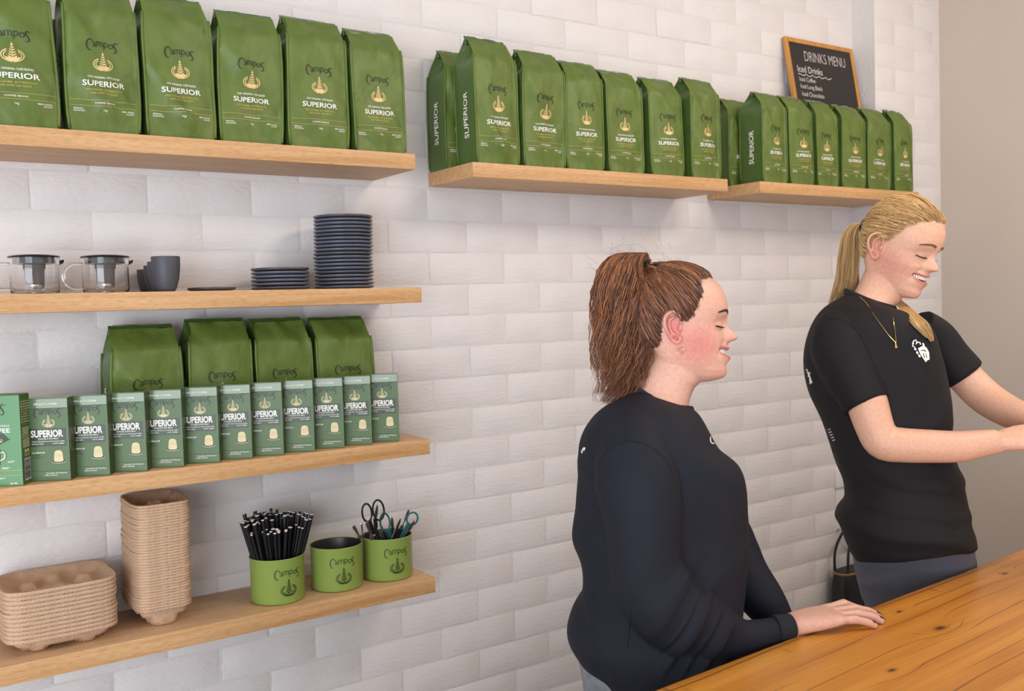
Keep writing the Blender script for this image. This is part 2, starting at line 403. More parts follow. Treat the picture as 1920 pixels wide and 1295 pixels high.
# slab with a slightly live back edge
NX = 90; prof = [(0, -.052), (.003, -.030), (.002, -.010), (-.001, -.003), (-.006, 0), (-.03, 0), (-.66, 0), (-.668, -.004), (-.67, -.05), (-.664, -.055), (-.006, -.055)]
rings = []
for i in range(NX+1):
    x = -1.1+3.35*i/NX; w = .0008*nz(x*5, 0)+.0007*nz(x*17, 3)
    rings.append([(x, y+(w if k < 5 or k == 10 else 0), z) for k, (y, z) in enumerate(prof)])
mb.loft(rings)
mb.build('counter_top', M_counter, ct, angle=35)
M_cpanel = wood('counter_panel_timber', 'a8763c', '7a4d22', (18, 18, 1), rough=.45)
for i in range(22):
    MB().box((-1.02+i*.146, -.60, .0-1.0+.002), (-.88+i*.146, -.575, -.056), .003).build('panel_board', M_cpanel, ct)
MB().box((-1.02, -.57, -.998), (2.17, -.55, -.056)).build('back_board', M_cpanel, ct)
for x in (-1.0, .55, 2.10):
    MB().box((x, -.549, -.998), (x+.04, -.12, -.056), .002).build('support_frame', M_cpanel, ct)

# ------------------------------------------------------------------ shelves
M_oak = wood('oak_veneer', 'd8b48c', 'c79d73', (1.2, 22, 22), rough=.5)
M_oak_face = wood('oak_edge_band', 'dab080', 'c4945f', (1.2, 30, 30), rough=.5)
SF = 2.164
def shelf(x0, x1, z, th, label, tilt=0, group='oak wall shelves'):
    t = thing('wall_shelf', label, 'shelf', (x0, SF, z), 0, group); t.rotation_euler = (0, tilt, 0)
    L = x1-x0
    bx = MB(); D = WY-SF-.0015
    if x1 > 3.28:      # notched around the wall pier
        n = 3.268-x0; e = 2.298-SF
        fp = [(.0008, .0012), (L-.0008, .0012), (L-.0008, e), (n, e), (n, D), (.0008, D)]
        bx.loft([[(x, y, -th) for x, y in fp], [(x, y, 0) for x, y in fp]])
    else: bx.box((.0008, .0012, -th), (L-.0008, D, 0), .0006)
    bx.build('board', M_oak, t)
    MB().box((0, 0, -th-.0002), (L, .0012, .0002), .0004).build('edge_band', M_oak_face, t)
    for x in (0, L-.0008): MB().box((x, .0012, -th-.0001), (x+.0008, (2.298-SF if x1 > 3.28 and x > 0 else D), .0001), .0003).build('end_band', M_oak_face, t)
    return t
ZS1, ZS2, ZS3, ZS4, ZM, ZR = 1.982, 1.648, 1.262, .905, 1.9725, 1.9735
shelf(-.45, 1.196, ZS1, .038, 'long oak shelf directly above the shelf of plates and teapots, holding coffee bags')
shelf(-.45, 1.202, ZS2, .038, 'long oak shelf holding grey plates, cups and glass teapots')
shelf(-.45, 1.211, ZS3, .038, 'long oak shelf holding small green capsule boxes in a row')
shelf(-.45, 1.214, ZS4, .039, 'lowest oak shelf holding cardboard drink carriers and green tins')
shelf(1.366, 2.315, ZM, .038, 'oak shelf of green coffee bags between the other two high shelves')
shelf(2.465, 3.337, ZR, .036, 'oak shelf of green coffee bags below the chalkboard')
# ------------------------------------------------------------------ coffee bags
def bag_material():
    m = bpy.data.materials.new('matt_green_bag_film'); m.use_nodes = True; nt = m.node_tree; N = nt.nodes; L = nt.links; b = N['Principled BSDF']
    b.inputs['Base Color'].default_value = lin('657a34'); b.inputs['Roughness'].default_value = .46; b.inputs['Specular IOR Level'].default_value = .42
    tc = N.new('ShaderNodeTexCoord'); mp = N.new('ShaderNodeMapping'); mp.inputs['Scale'].default_value = (1, 1, .7); L.new(tc.outputs['Object'], mp.inputs[0])
    n = N.new('ShaderNodeTexNoise'); n.inputs['Scale'].default_value = 22; n.inputs['Detail'].default_value = 3; n.inputs['Distortion'].default_value = .8; L.new(mp.outputs[0], n.inputs['Vector'])
    bp = N.new('ShaderNodeBump'); bp.inputs['Strength'].default_value = .6; bp.inputs['Distance'].default_value = .006; L.new(n.outputs['Fac'], bp.inputs['Height']); L.new(bp.outputs[0], b.inputs['Normal'])
    r = N.new('ShaderNodeValToRGB'); e = r.color_ramp.elements; e[0].position = .3; e[1].position = .7; e[0].color = lin('566a2a'); e[1].color = lin('637732'); L.new(n.outputs['Fac'], r.inputs[0]); L.new(r.outputs[0], b.inputs['Base Color'])
    return m
M_bag = bag_material()
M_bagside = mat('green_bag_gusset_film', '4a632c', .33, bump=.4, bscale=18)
M_foil = mat('bag_fold_film', '44602a', .3)
M_white = mat('white_print', 'f1efe6', .5); M_black = mat('charcoal_print', '24261f', .5); M_cream = mat('cream_print', 'e6c78a', .5)
M_gold = mat('gold_print', 'c9b25c', .45); M_tie = mat('silver_foil_edge', 'd8dcd8', .25, metal=.8)
BW, BH, BD = .146, .315, .088
def bag_shape(seed):
    """returns f(u,v) for the front face (u -1..1, v 0..1) and full body"""
    r = random.Random(seed); ox, oy = r.random()*40, r.random()*40
    cr = [(r.uniform(-.9, .9), r.uniform(.05, .95), r.uniform(-.9, .9), r.uniform(.012, .03)*r.choice((-1, 1)), r.uniform(.10, .2)) for _ in range(7)]
    slant = r.uniform(-.012, .012); pinch = r.uniform(-.006, .006)
    def taper(v): return smooth01(.81, 1.05, v)
    def hw(v):
        return BW/2*(1 - .035*smooth01(.15, 0, v) - .03*smooth01(.7, 1, v) + .012*math.sin(v*7+ox)) + pinch*smooth01(.6, 1, v)
    def front(u, v):
        k = taper(v); y = BD*.44*k
        y -= .009*(1-u*u)*(1-k)*(smooth01(0, .15, v))           # bulge
        w = .0040*nz(u*1.3+ox, v*2.6, oy)+.0022*nz(u*3+oy, v*6, ox)
        for cu, cv, ang, amp, wid in cr:
            d = (u-cu)*math.cos(ang*1.5)*.6+(v-cv)*math.sin(ang*1.5+1.2)*2.0; e = (u-cu)*.6*-math.sin(ang*1.5)+(v-cv)*2*math.cos(ang*1.5)
            w += amp*.26*math.exp(-(d/wid)**2)*math.exp(-(e/.5)**2)
        w += -.006*smooth01(.10, 0, v)*(.5+.8*nz(u*4+ox, 2.2))       # crumple at the base
        edge = smooth01(1.0, .90, abs(u)); y += w*edge
        return Vector((u*hw(v)+slant*v, y, v*BH*(1-.012*abs(nz(u*2+oy, 9)))))
    return front, hw, slant, taper, (ox, oy)
def bag_mesh(seed):
    front, hw, slant, taper, (ox, oy) = bag_shape(seed)
    NU, NV, NS = 22, 34, 6
    mb = MB(); rings = []
    for iv in range(NV+1):
        v = iv/NV; ring = []
        for i in range(NU+1): ring.append(front(-1+2*i/NU, v))
        R = ring[-1]; Lf = ring[0]; k = taper(v); dep = BD*(1-k)+.004
        yb = BD*.44*k + dep
        inset = .040*smooth01(.76, 1.0, v)
        for s in range(1, NS):
            t = s/NS; f = math.sin(PI*t)
            ring.append(Vector((R.x-inset*f*(1-k*.75)+(.003*(1-k)*f)+.003*nz(t*3+oy, v*6), R.y+(yb-R.y)*t, R.z)))
        for i in range(9): u = 1-2*i/8; ring.append(Vector((u*hw(v)+slant*v, yb+.004*(1-u*u)*(1-k), v*BH)))
        for s in range(1, NS):
            t = s/NS; f = math.sin(PI*t)
            ring.append(Vector((Lf.x+inset*f*(1-k*.75)-(.003*(1-k)*f)+.004*nz(t*3+ox, v*6), yb+(Lf.y-yb)*t, Lf.z)))
        rings.append(ring)
    n = len(rings[0]); vs = [p for r in rings for p in r]; fs = []; ms = []
    for i in range(NV):
        for j in range(n):
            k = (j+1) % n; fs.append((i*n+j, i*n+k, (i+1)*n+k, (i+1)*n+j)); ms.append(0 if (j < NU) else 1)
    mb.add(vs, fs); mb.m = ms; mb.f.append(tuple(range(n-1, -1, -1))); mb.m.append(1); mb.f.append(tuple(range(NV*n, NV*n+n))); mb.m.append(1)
    body = mb.mesh('pouch', [M_bag, M_bagside], True, 50)
    # sealed seams down the four upright edges
    seams = []
    for u in (-1, 1):
        pts = [front(u, .02+.84*i/16) for i in range(17)]
        seams.append(MB().tube([p+Vector((u*.0016, -.0012, 0)) for p in pts], [(.0013, .0030)]*17, 6, up=(0, 1, 0)).mesh('seam', M_bag))
        pts = [(u*hw(v)+slant*v+u*.001, BD*(1-taper(v))+BD*.44*taper(v)+.005, v*BH) for v in [.02+.8*i/10 for i in range(11)]]
        seams.append(MB().tube(pts, [(.0013, .0028)]*11, 6, up=(0, 1, 0)).mesh('seam', M_bag))
    # rolled-over top, with a crimp
    tp = MB(); rr = random.Random(seed+5); h1 = rr.uniform(.010, .019); back = rr.choice((1, 1, -.4)); rings = []
    for i in range(15):
        u = -1+2*i/14; w = hw(1)*1.0; x = u*w+slant; y0 = BD*.44+.002+.0014*nz(u*3, seed); z0 = BH-.004
        tip = Vector((x+.001, y0+back*.010, z0+h1*(.85+.2*nz(u*2+seed, 3))))
        rings.append([Vector((x, y0-.003, z0-.010)), Vector((x, y0-.0025, z0+.002)), tip+Vector((0, -.0015, 0)), tip+Vector((0, .0015, 0)), Vector((x, y0+.006, z0+.002)), Vector((x, y0+.006, z0-.010))])
    tp.loft(rings)
    for (ua, ub) in ((-.8, -.35), (.1, .7)):
        tp.cur = 1; tp.tube([rings[int((ua+1)*7)][2]+Vector((0, -.0004, .0008)), rings[int((ub+1)*7)][2]+Vector((0, -.0004, .0008))], .0011, 5); tp.cur = 0
    top = tp.mesh('folded_top', [M_foil, M_tie], True, 30)
    def fn(x, z):
        u = max(-.99, min(.99, x/(BW/2))); v = z/BH; a = front(u, v)
        du = front(u+.02, v)-front(u-.02, v); dv = front(u, min(1, v+.01))-front(u, v-.01); nn = du.cross(dv).normalized()
        return a + nn*(.0011 if nn.y < 0 else -.0011)
    P = Print(); wordmark(P, 0, .186, .070); brand = P.mesh('brand_lettering', fn, M_black)
    P = Print(); emblem(P, 0, .152, .040); emb = P.mesh('emblem', fn, M_cream)
    P = Print(); P.text('SUPERIOR', 0, .0985, .0160, 1, .016, fit=.086); name = P.mesh('product_lettering', fn, M_white)
    P = Print(); P.text('OUR ORIGINAL CAFE BLEND', 0, .1155, .0062, 1, .010, fit=.066)
    P.text('COFFEE BEANS', 0, .0610, .0050, 1, .006, fit=.040); P.text('FRESHLY', -.062, .0485, .0044, 1.15, .008, 'LEFT'); P.text('ROASTED', -.062, .0438, .0044, 1.15, .008, 'LEFT')
    P.text('1kg', 0, .0455, .0060, 1, .004); P.text('MED–DARK', .062, .0485, .0044, 1.15, .008, 'RIGHT'); P.text('ROAST', .062, .0438, .0044, 1.15, .008, 'RIGHT'); small = P.mesh('small_lettering', fn, M_white)
    P = Print(); P.text('RICH CARAMEL, BUTTERSCOTCH', 0, .0885, .0056, 1, .006, fit=.072); P.text('AND SWEET RED FRUITS', 0, .0815, .0056, 1, .006, fit=.054)
    ln = [(-.068+.136*i/24, .0690) for i in range(25)]; ln = [(x, y-(.0018*max(0, 1-abs(x)/.006))) for x, y in ln]
    P.ribbon(ln, .0007); P.ribbon([(-.068+.136*i/24, .0565) for i in range(25)], .0007); gold = P.mesh('gold_lettering', fn, M_gold)
    # upright word on the left gusset
    P = Print(); P.text('SUPERIOR', 0, 0, .020, 1, .01, fit=.115)
    def fs2(x, y):
        v = (.125+x)/BH; yy = .034+y*1.25; t = (BD+.004-yy)/(BD+.004); f = math.sin(PI*min(1, max(0, t)))
        Lf = front(-1, v); xx = Lf.x-(.003*f)+.004*nz(t*3+ox, v*6)
        return Vector((xx-.0016, yy, .125+x))
    side = P.mesh('gusset_lettering', fs2, M_white)
    return [('pouch', body), ('folded_top', top), ('brand_lettering', brand), ('emblem', emb), ('product_lettering', name), ('small_lettering', small), ('gold_lettering', gold), ('gusset_lettering', side)] + [('seam', q) for q in seams]
BAGS = [bag_mesh(s) for s in (11, 23, 37, 58, 71, 94)]
def bag(xl, xr, y, z, var, hs, label, rz=0, group='green coffee bags on the high shelves'):
    t = thing('coffee_bag', label, 'coffee bag', ((xl+xr)/2, y, z+.0006), rz, group, ((xr-xl)/BW, 1, hs/BH))
    po = None
    for nme, me in BAGS[var % len(BAGS)]:
        o = obj(nme, me, po if po and 'lettering' in nme or nme == 'emblem' else t)
        if nme == 'pouch': po = o
    return t
FY = 2.187
LB1 = 'matt green coffee bag above the plates, %s from the free shelf end'
s1 = [(.225, .380), (.397, .539), (.556, .702), (.714, .858), (.876, 1.026), (1.046, 1.184)]
for i, (a, b) in enumerate(s1):
    bag(a, b, FY, ZS1, i, .306 + (0, .0, .006, -.004, .004, -.004)[i], LB1 % ORD[5-i], (0, .02, .03, -.02, .04, .03)[i], 'coffee bags above the plates')
LBM = 'green coffee bag on the middle high shelf, %s from the chalkboard shelf'
m1 = [(1.395, 1.533, .347), (1.547, 1.690, .333), (1.699, 1.826, .322), (1.850, 1.985, .312), (2.018, 2.146, .308), (2.180, 2.312, .325)]
bag(1.368, 1.496, 2.301, ZM, 3, .322, 'green coffee bag set back against the wall behind the front row', .03, 'coffee bags set back')
for i, (a, b, h) in enumerate(m1):
    bag(a, b, FY, ZM, i+2, h-.012, LBM % ORD[5-i], (.05, .02, -.03, .02, -.02, .06)[i], 'coffee bags on the middle high shelf')
LBR = 'green coffee bag on the chalkboard shelf, %s from the smooth greige wall'
r1 = [(2.505, 2.628), (2.643, 2.762), (2.785, 2.894), (2.918, 3.045), (3.062, 3.196), (3.222, 3.334)]
bag(2.472, 2.592, 2.301, ZR, 1, .296, 'green coffee bag set back at the open end of the chalkboard shelf', .0, 'coffee bags set back')
for i, (a, b) in enumerate(r1):
    bag(a, b, FY, ZR, (i*5+1), .296+(.004, .002, 0, -.002, .0, .004)[i], LBR % ORD[5-i], (.04, .02, 0, .0, .02, .02)[i], 'coffee bags below the chalkboard')
s3 = [(.476, .628, .322), (.649, .795, .332), (.815, .955, .328), (.974, 1.126, .326)]
for i, (a, b, h) in enumerate(s3):
    bag(a, b, 2.285, ZS3, i+3, h-.016, 'green coffee bag behind the capsule boxes, %s from the free shelf end' % ORD[3-i], (.02, .0, .03, .02)[i], 'coffee bags behind the capsule boxes')

# ------------------------------------------------------------------ capsule boxes
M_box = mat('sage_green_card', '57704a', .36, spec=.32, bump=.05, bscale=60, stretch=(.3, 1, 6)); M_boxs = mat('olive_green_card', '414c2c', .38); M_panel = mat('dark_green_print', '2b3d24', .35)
M_boxtop = mat('glossy_green_card', '637a58', .16, spec=.6); M_navy = mat('navy_print', '2a2c44', .45); M_cap = mat('capsule_cream_print', 'dccfa2', .5)
XW, XD, XH = .0800, .0345, .170
def flat(x0, z0):
    return lambda x, z: (x+x0, -.0005, z+z0)
def capsule_box_parts():
    W, D, H = XW, XD, XH; parts = []
    mb = MB(); e = .0012
    # carton: front, sides and back with a shallow crease near the base and a tucked lid on top
    def ring(z, o=0): return [(-W/2+o, o, z), (W/2-o, o, z), (W/2-o, D-o, z), (-W/2+o, D-o, z)]
    mb.loft([ring(0, .0006), ring(.001), ring(.0200), ring(.0205, .0003), ring(.021), ring(H-.0205), ring(H-.020, .0004), ring(H-.0195), ring(H-.001), ring(H, .0008)], cap=True)
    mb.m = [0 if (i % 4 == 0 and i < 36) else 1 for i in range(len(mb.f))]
    parts.append(('carton', mb.mesh('carton', [M_box, M_boxs], False)))
    ld = MB().box((-W/2+.0006, .0008, H), (W/2-.0006, D-.0006, H+.0012), .0004); ld.box((-W/2+.0004, -.0005, H-.019), (W/2-.0004, 0, H-.0004))
    parts.append(('lid_flap', ld.mesh('lid_flap', M_boxtop, False)))
    P = Print(); P.rect(-W/2+.002, .0715, W/2-.0055, .1085); parts.append(('label_panel', P.mesh('label_panel', lambda x, z: (x, -.0004, z), M_panel)))
    P = Print(); wordmark(P, -.001, .1405, .058); parts.append(('brand_lettering', P.mesh('brand_lettering', lambda x, z: (x, -.0005, z), M_navy)))
    P = Print(); emblem(P, .001, .1240, .0255); parts.append(('emblem', P.mesh('emblem', lambda x, z: (x, -.0008, z), M_cap)))
    P = Print(); P.text('SUPERIOR', -.003, .0915, .0195, 1, .035, fit=.064); parts.append(('product_lettering', P.mesh('product_lettering', lambda x, z: (x, -.0009, z), M_white)))
    P = Print(); P.text('SPECIALTY COFFEE', -.004, H-.0125, .0052, 1, .012, fit=.046); P.text('Caramelly & Rich Blend', -.001, .0862, .0048, 1, .012, fit=.040)
    P.text('Arabica Robusta', -.034, .0810, .0036, 1, .01, 'LEFT'); P.text('Specialty Coffee', -.034, .0762, .0036, 1, .01, 'LEFT')
    P.text('Premium Gas Roasted Coffee', .0315, .0810, .0036, 1, .01, 'RIGHT', fit=None); P.text('ROAST LEVEL', .008, .0762, .0034, 1, .01, 'LEFT')
    for i in range(7): P.ell(.0215+i*.0016, .0774, .0006 if i != 4 else .0009, .0006 if i != 4 else .0009, n=6)
    P.text('ALUMINIUM', -.034, .0575, .0046, 1, .012, 'LEFT'); P.text('Compatible with Nespresso', .0335, .0150, .0040, 1, .01, 'RIGHT', fit=.042*1); P.text('coffee machines', .0012, .0108, .0040, 1, .01, 'CENTER')
    parts.append(('small_lettering', P.mesh('small_lettering', lambda x, z: (x, -.0009, z), M_white)))
    P = Print(); P.text('COFFEE', -.034, .0525, .0044, 1, .006, 'LEFT'); P.text('CAPSULES', -.034, .0478, .0044, 1, .006, 'LEFT'); parts.append(('dark_lettering', P.mesh('dark_lettering', lambda x, z: (x, -.0006, z), M_panel)))
    P = Print(); P.ell(.018, .0405, .0125, .0032, n=20); parts.append(('capsule_saucer', P.mesh('capsule_saucer', lambda x, z: (x, -.0007, z), M_navy)))
    P = Print(); P.poly([(.0085, .0415), (.0100, .0580), (.0125, .0620), (.0180, .0632), (.0235, .0620), (.0260, .0580), (.0275, .0415), (.0250, .0395), (.018, .0388), (.011, .0395)])
    P.ribbon([(.018+.0138*math.cos(a), .0400+.0040*math.sin(a)) for a in [PI*1.0+i*PI/16 for i in range(17)]], .0009)
    parts.append(('capsule_picture', P.mesh('capsule_picture', lambda x, z: (x, -.0009, z), M_cap)))
    P = Print()
    for x in (.0135, .0165, .0195, .0225): P.ribbon([(x, .056), (x+(.0005 if x > .018 else -.0005), .049)], .0007)
    parts.append(('capsule_ribs', P.mesh('capsule_ribs', lambda x, z: (x, -.0011, z), M_gold)))
    P = Print(); P.text('OPEN HERE', 0, 0, .0058, 1, .01, fit=.030); parts.append(('side_lettering', P.mesh('side_lettering', lambda x, y: (W/2+.0005, .0075-y, .080+x), M_cap)))
    tr = MB()
    for z in (.064, .098): tr.box((W/2-.0004, D-.006, z), (W/2+.0006, D, z+.0022))
    tr.box((W/2-.0004, D-.0045, .0662), (W/2+.0004, D, .098)); parts.append(('tear_strip', tr.mesh('tear_strip', M_panel, False)))
    return parts
CB = capsule_box_parts()
CAB = math.radians(-29)
for i, (x, y) in enumerate(((.366, 2.172), (.443, 2.174), (.519, 2.173), (.597, 2.174), (.677, 2.176), (.753, 2.177), (.828, 2.176), (.905, 2.176), (.983, 2.179), (1.058, 2.180), (1.134, 2.182))):
    a = CAB
    # x,y = front right bottom corner
    loc = Vector((x, y, ZS3+.0004)) + Matrix.Rotation(a, 3, 'Z') @ Vector((-XW/2, 0, 0))
    t = thing('capsule_box', 'slim sage green capsule box, %s in line from the iced coffee carton' % ORD[i], 'box', loc, a, 'capsule boxes in a row')
    po = None
    for nme, me in CB:
        o = obj(nme, me, t if nme in ('carton', 'lid_flap', 'tear_strip') else po)
        if nme == 'carton': po = o

# ------------------------------------------------------------------ iced coffee box at the end of the row
M_ib = mat('bright_green_card', '5a8f5f', .35); M_ibs = mat('deep_green_card', '47652f', .4); M_ink = mat('ink_outline_print', '1f2a3a', .45); M_grey = mat('grey_print', 'b9b3b8', .5)
IW, ID, IH = .135, .047, .183
a = math.radians(-30); cr_ = Vector((.277, 2.172, ZS3+.0004)); loc = cr_ + Matrix.Rotation(a, 3, 'Z') @ Vector((-IW/2, 0, 0))
t = thing('iced_coffee_box', 'bright green iced coffee carton with a mug drawing and barcode side', 'box', loc, a)
mb = MB(); W, D, H = IW, ID, IH
ringf = lambda z, o=0: [(-W/2+o, o, z), (W/2-o, o, z), (W/2-o, D-o, z), (-W/2+o, D-o, z)]
mb.loft([ringf(0, .0006), ringf(.001), ringf(H-.001), ringf(H, .0007)]); mb.m = [0 if (i % 4 == 0 and i < 12) else 1 for i in range(len(mb.f))]
ic = mb.build('carton', [M_ib, M_ibs], t, smooth=False)
MB().box((-W/2+.0006, .0008, H), (W/2-.0006, D-.0006, H+.0012), .0004).build('lid_flap', M_ibs, t)
def pp(name, P, m, off=.0005): return obj(name, P.mesh(name, lambda x, z: (x, -off, z), m), ic)
P = Print(); wordmark(P, .006, .155, .070); pp('brand_lettering', P, M_black)
P = Print(); emblem(P, .010, .136, .032); pp('emblem', P, M_cap)
P = Print(); P.text('MADE BY COFFEE PROFESSIONALS', .001, .1205, .0048, 1, .012, fit=.090); P.text('ICED COFFEE', .000, .1085, .0120, 1, .02, fit=.094)
P.text('HOT', .0465, .0470, .0058, 1, .012); P.text('COLD', -.053, .0470, .0058, 1, .012); P.text('MEDIUM ROAST', 0, .0245, .0048, 1, .012, fit=.042); P.text('VANILLA BEAN & BERGAMOT', 0, .0145, .0044, 1, .012, fit=.068); P.text('FLAVOUR NOTES', 0, .0095, .0044, 1, .012); P.text('SERVES', -.050, .0030, .0050, 1, .01); P.text('100 ML', .050, .0030, .0055, 1, .012)
P.ribbon([(.028, .0375), (.044, .0375)], .0009); P.ribbon([(.028, .0355), (.040, .0355)], .0009); pp('small_lettering', P, M_white)
P = Print(); P.ribbon([(-.066, .0315), (-.004, .0315), (0, .0295), (.004, .0315), (.066, .0315)], .0008); P.ribbon([(-.066, .0215), (.066, .0215)], .0008); pp('gold_lines', P, M_gold)
P = Print(); P.poly([(-.026, .074), (-.0245, .043), (-.018, .0385), (0, .0365), (.018, .0385), (.0245, .043), (.026, .074), (.018, .079), (0, .080), (-.018, .079)]); P.ribbon([(.0255, .068), (.032, .070), (.0355, .064), (.034, .056), (.0245, .051)], .0035); pp('mug_picture', P, M_cap)
P = Print(); ol = [(-.026, .074), (-.0245, .043), (-.018, .0385), (0, .0365), (.018, .0385), (.0245, .043), (.026, .074)]; P.ribbon(ol, .0012); P.ribbon([(.026*math.cos(q), .074+.006*math.sin(q)) for q in [2*PI*i/24 for i in range(25)]], .0011); P.ribbon([(0, .080), (0, .0365)], .0010)
P.ribbon([(.0255, .070), (.033, .072), (.0375, .064), (.0355, .054), (.0245, .049)], .0009)
for q in ((-.020, .060), (-.012, .066), (-.008, .052), (-.018, .048), (-.006, .070)): P.ribbon([(q[0]-.003, q[1]), (q[0], q[1]+.004), (q[0]+.003, q[1]-.001), (q[0]-.002, q[1]-.004)], .0010)
for q in (.008, .012, .016): P.ribbon([(q, .047), (q+.001, .042)], .0006)
P.ribbon([(.003, .088), (.013, .101), (.032, .109)], .0011); P.ribbon([(.003, .088), (.013, .079), (.046, .095)], .0011); pp('ink_outline', P, M_ink, .0009)
P = Print(); P.poly([(.0045, .0885), (.014, .0998), (.0325, .1075), (.0445, .0945), (.014, .0805)]); pp('sachet_picture', P, M_panel, .0007)
P = Print(); emblem(P, .026, .0945, .012); P.ribbon([(.006, .089), (.016, .082)], .0015); P.ribbon([(-.002, .090), (-.003, .083), (.001, .077)], .0022); pp('sachet_emblem', P, M_cap, .0010)
def ss(name, P, m, off=.0005): return obj(name, P.mesh(name, lambda x, z: (W/2+off, x, z), m), ic)
P = Print()
for k in range(9):
    z = .168-k*.0052
    for x0, x1 in ((.004, .012), (.017, .024), (.028, .035), (.038, .043)): P.rect(x0, z, x1-random.uniform(0, .003), z+.0018)
P.rect(.014, .120, .0145, .170); P.rect(.0255, .120, .026, .170)
for k in range(4): P.rect(.007+.001*k, .114-k*.0034, .040-.002*k, .1155-k*.0034)
for k in range(5): P.rect(.006, .089-k*.0034, .041-.003*(k % 2), .0905-k*.0034)
P.text('Common', .028, .0985, .006, 1, .01, fit=.017); P.text('Grounds', .028, .0925, .006, 1, .01, fit=.017)
for k in range(5): P.ell(.012+.004*math.cos(k*2*PI/5), .098+.004*math.sin(k*2*PI/5), .0018, .0012, k*2*PI/5, 8)
for x in (.014, .026): P.rect(x, .066, x+.008, .071); P.ribbon([(x+.004+.0045*math.cos(q), .062+.0045*math.sin(q)) for q in [2*PI*i/16 for i in range(17)]], .0012)
ss('side_lettering', P, M_cap)
P = Print(); P.rect(.009, .008, .040, .053); ss('barcode_panel', P, M_grey, .0006)
P = Print(); z = .012
rbc = random.Random(5)
while z < .050:
    h = rbc.choice((.0006, .0011, .0017)); P.rect(.0105, z, .0365, z+h); z += h+rbc.choice((.0007, .0012))
ss('barcode_bars', P, M_ink, .0010)
# ------------------------------------------------------------------ teapots
M_glass = mat('clear_glass', 'ffffff', .0, trans=1, ior=1.45); M_lid = mat('smoky_black_plastic', '1c1c1e', .18, spec=.6)
M_smoke = mat('smoke_tinted_plastic', '4a4a4c', .12, trans=.35); M_mesh = mat('brown_steel_mesh', '66564a', .35, metal=.7, bump=.6, bscale=900); M_steel = mat('polished_steel', 'c8c6c2', .2, metal=1)
def teapot(x, y, label):
    t = thing('glass_teapot', label, 'teapot', (x, y, ZS2+.0004), 0, 'glass teapots')
    R, H = .0475, .076; w = .0016
    MB().lathe([(0, 0), (R-.006, 0), (R-.001, .003), (R, .008), (R, H-.006), (R-.001, H), (R-w-.001, H), (R-w, H-.006), (R-w, .009), (R-.004, .0035), (0, .003)], 48).build('glass_jug', M_glass, t)
    h = MB(); pts = []
    for i in range(15):
        a = math.radians(100+i*160/14); pts.append((-R-.010+.028*math.cos(a)*1.0, 0, .038+.027*math.sin(a)))
    pts = [(-R+.001, 0, .064)]+pts+[(-R+.001, 0, .012)]
    h.tube(pts, .0032, 8, up=(0, 1, 0)).build('glass_handle', M_glass, t)
    s = MB(); s.loft([[(R-.001+d, y_*k, z) for y_, z in ((-.012, H-.001), (-.006, H-.009-.004*k), (0, H-.014*k-.002), (.006, H-.009-.004*k), (.012, H-.001))] for d, k in ((0, 1), (.005, .8), (.011, .35))], close=False, cap=False).build('spout', M_glass, t)
    l = MB(); l.lathe([(0, H+.0075), (R*.6, H+.0072), (R+.001, H+.005), (R+.0035, H+.003), (R+.002, H+.0012), (R-.004, H+.001), (0, H+.001)], 48).build('lid', M_lid, t)
    MB().lathe([(R-.006, H+.001), (R-.0065, H-.012), (.030, H-.014), (.0225, H-.012)], 40).build('lid_collar', M_smoke, t)
    MB().lathe([(.0215, H-.008), (.0215, H-.022), (.0195, H-.024), (.0180, .016), (.0165, .011), (0, .011)], 32).build('infuser_basket', M_mesh, t)
    MB().lathe([(.0184, .019), (.0184, .013), (.0172, .0105), (.0168, .0105)], 32).build('infuser_ring', M_steel, t)
    MB().lathe([(.0225, H), (.0225, H-.014), (.0212, H-.014)], 32).build('infuser_collar', M_lid, t)
    return t
teapot(.330, 2.262, 'clear glass teapot with dark lid, farther from the grey cups')
teapot(.471, 2.262, 'clear glass teapot with dark lid, beside the grey cups')
# ------------------------------------------------------------------ cups and plates
M_cup = mat('matt_charcoal_ceramic', '4a4c52', .5, bump=.04, bscale=300); M_plate = mat('satin_slate_ceramic', '5e6270', .28, spec=.55); M_plate2 = mat('satin_charcoal_ceramic', '54525a', .3, spec=.55); M_rim = mat('bare_clay_rim', '5d5550', .6)
def cup(x, y, r, h, label):
    t = thing('coffee_cup', label, 'cup', (x, y, ZS2+.0003), 0, 'charcoal cups in a line')
    MB().lathe([(0, .002), (r*.50, 0), (r*.56, .001), (r*.70, h*.10), (r*.90, h*.38), (r*.99, h*.7), (r, h*.97), (r*.985, h), (r*.94, h*.99), (r*.92, h*.7), (r*.80, h*.34), (r*.5, h*.10), (0, h*.08)], 40).build('bowl', M_cup, t)
    MB().torus((0, 0, h*.985), r*.963, r*.034, n=40, m=6).build('rim', M_rim, t)
cup(.585, 2.205, .0305, .0775, 'tallest charcoal cup at the open end of the cup line')
cup(.588, 2.264, .0275, .0690, 'second tallest charcoal cup just behind the tallest one')
cup(.590, 2.317, .0250, .0630, 'third tallest charcoal cup in the line of cups')
cup(.584, 2.365, .0225, .0560, 'smallest charcoal cup at the wall end of the cup line')
def plate_mesh(R):
    return MB().lathe([(0, .0006), (R*.62, 0), (R*.66, .0008), (R*.80, .0018), (R*.93, .0030), (R*.985, .0045), (R, .0066), (R*.995, .0085), (R*.975, .0092), (R*.95, .0083), (R*.90, .0052), (R*.7, .0048), (0, .0040)], 56).mesh('plate', M_plate)
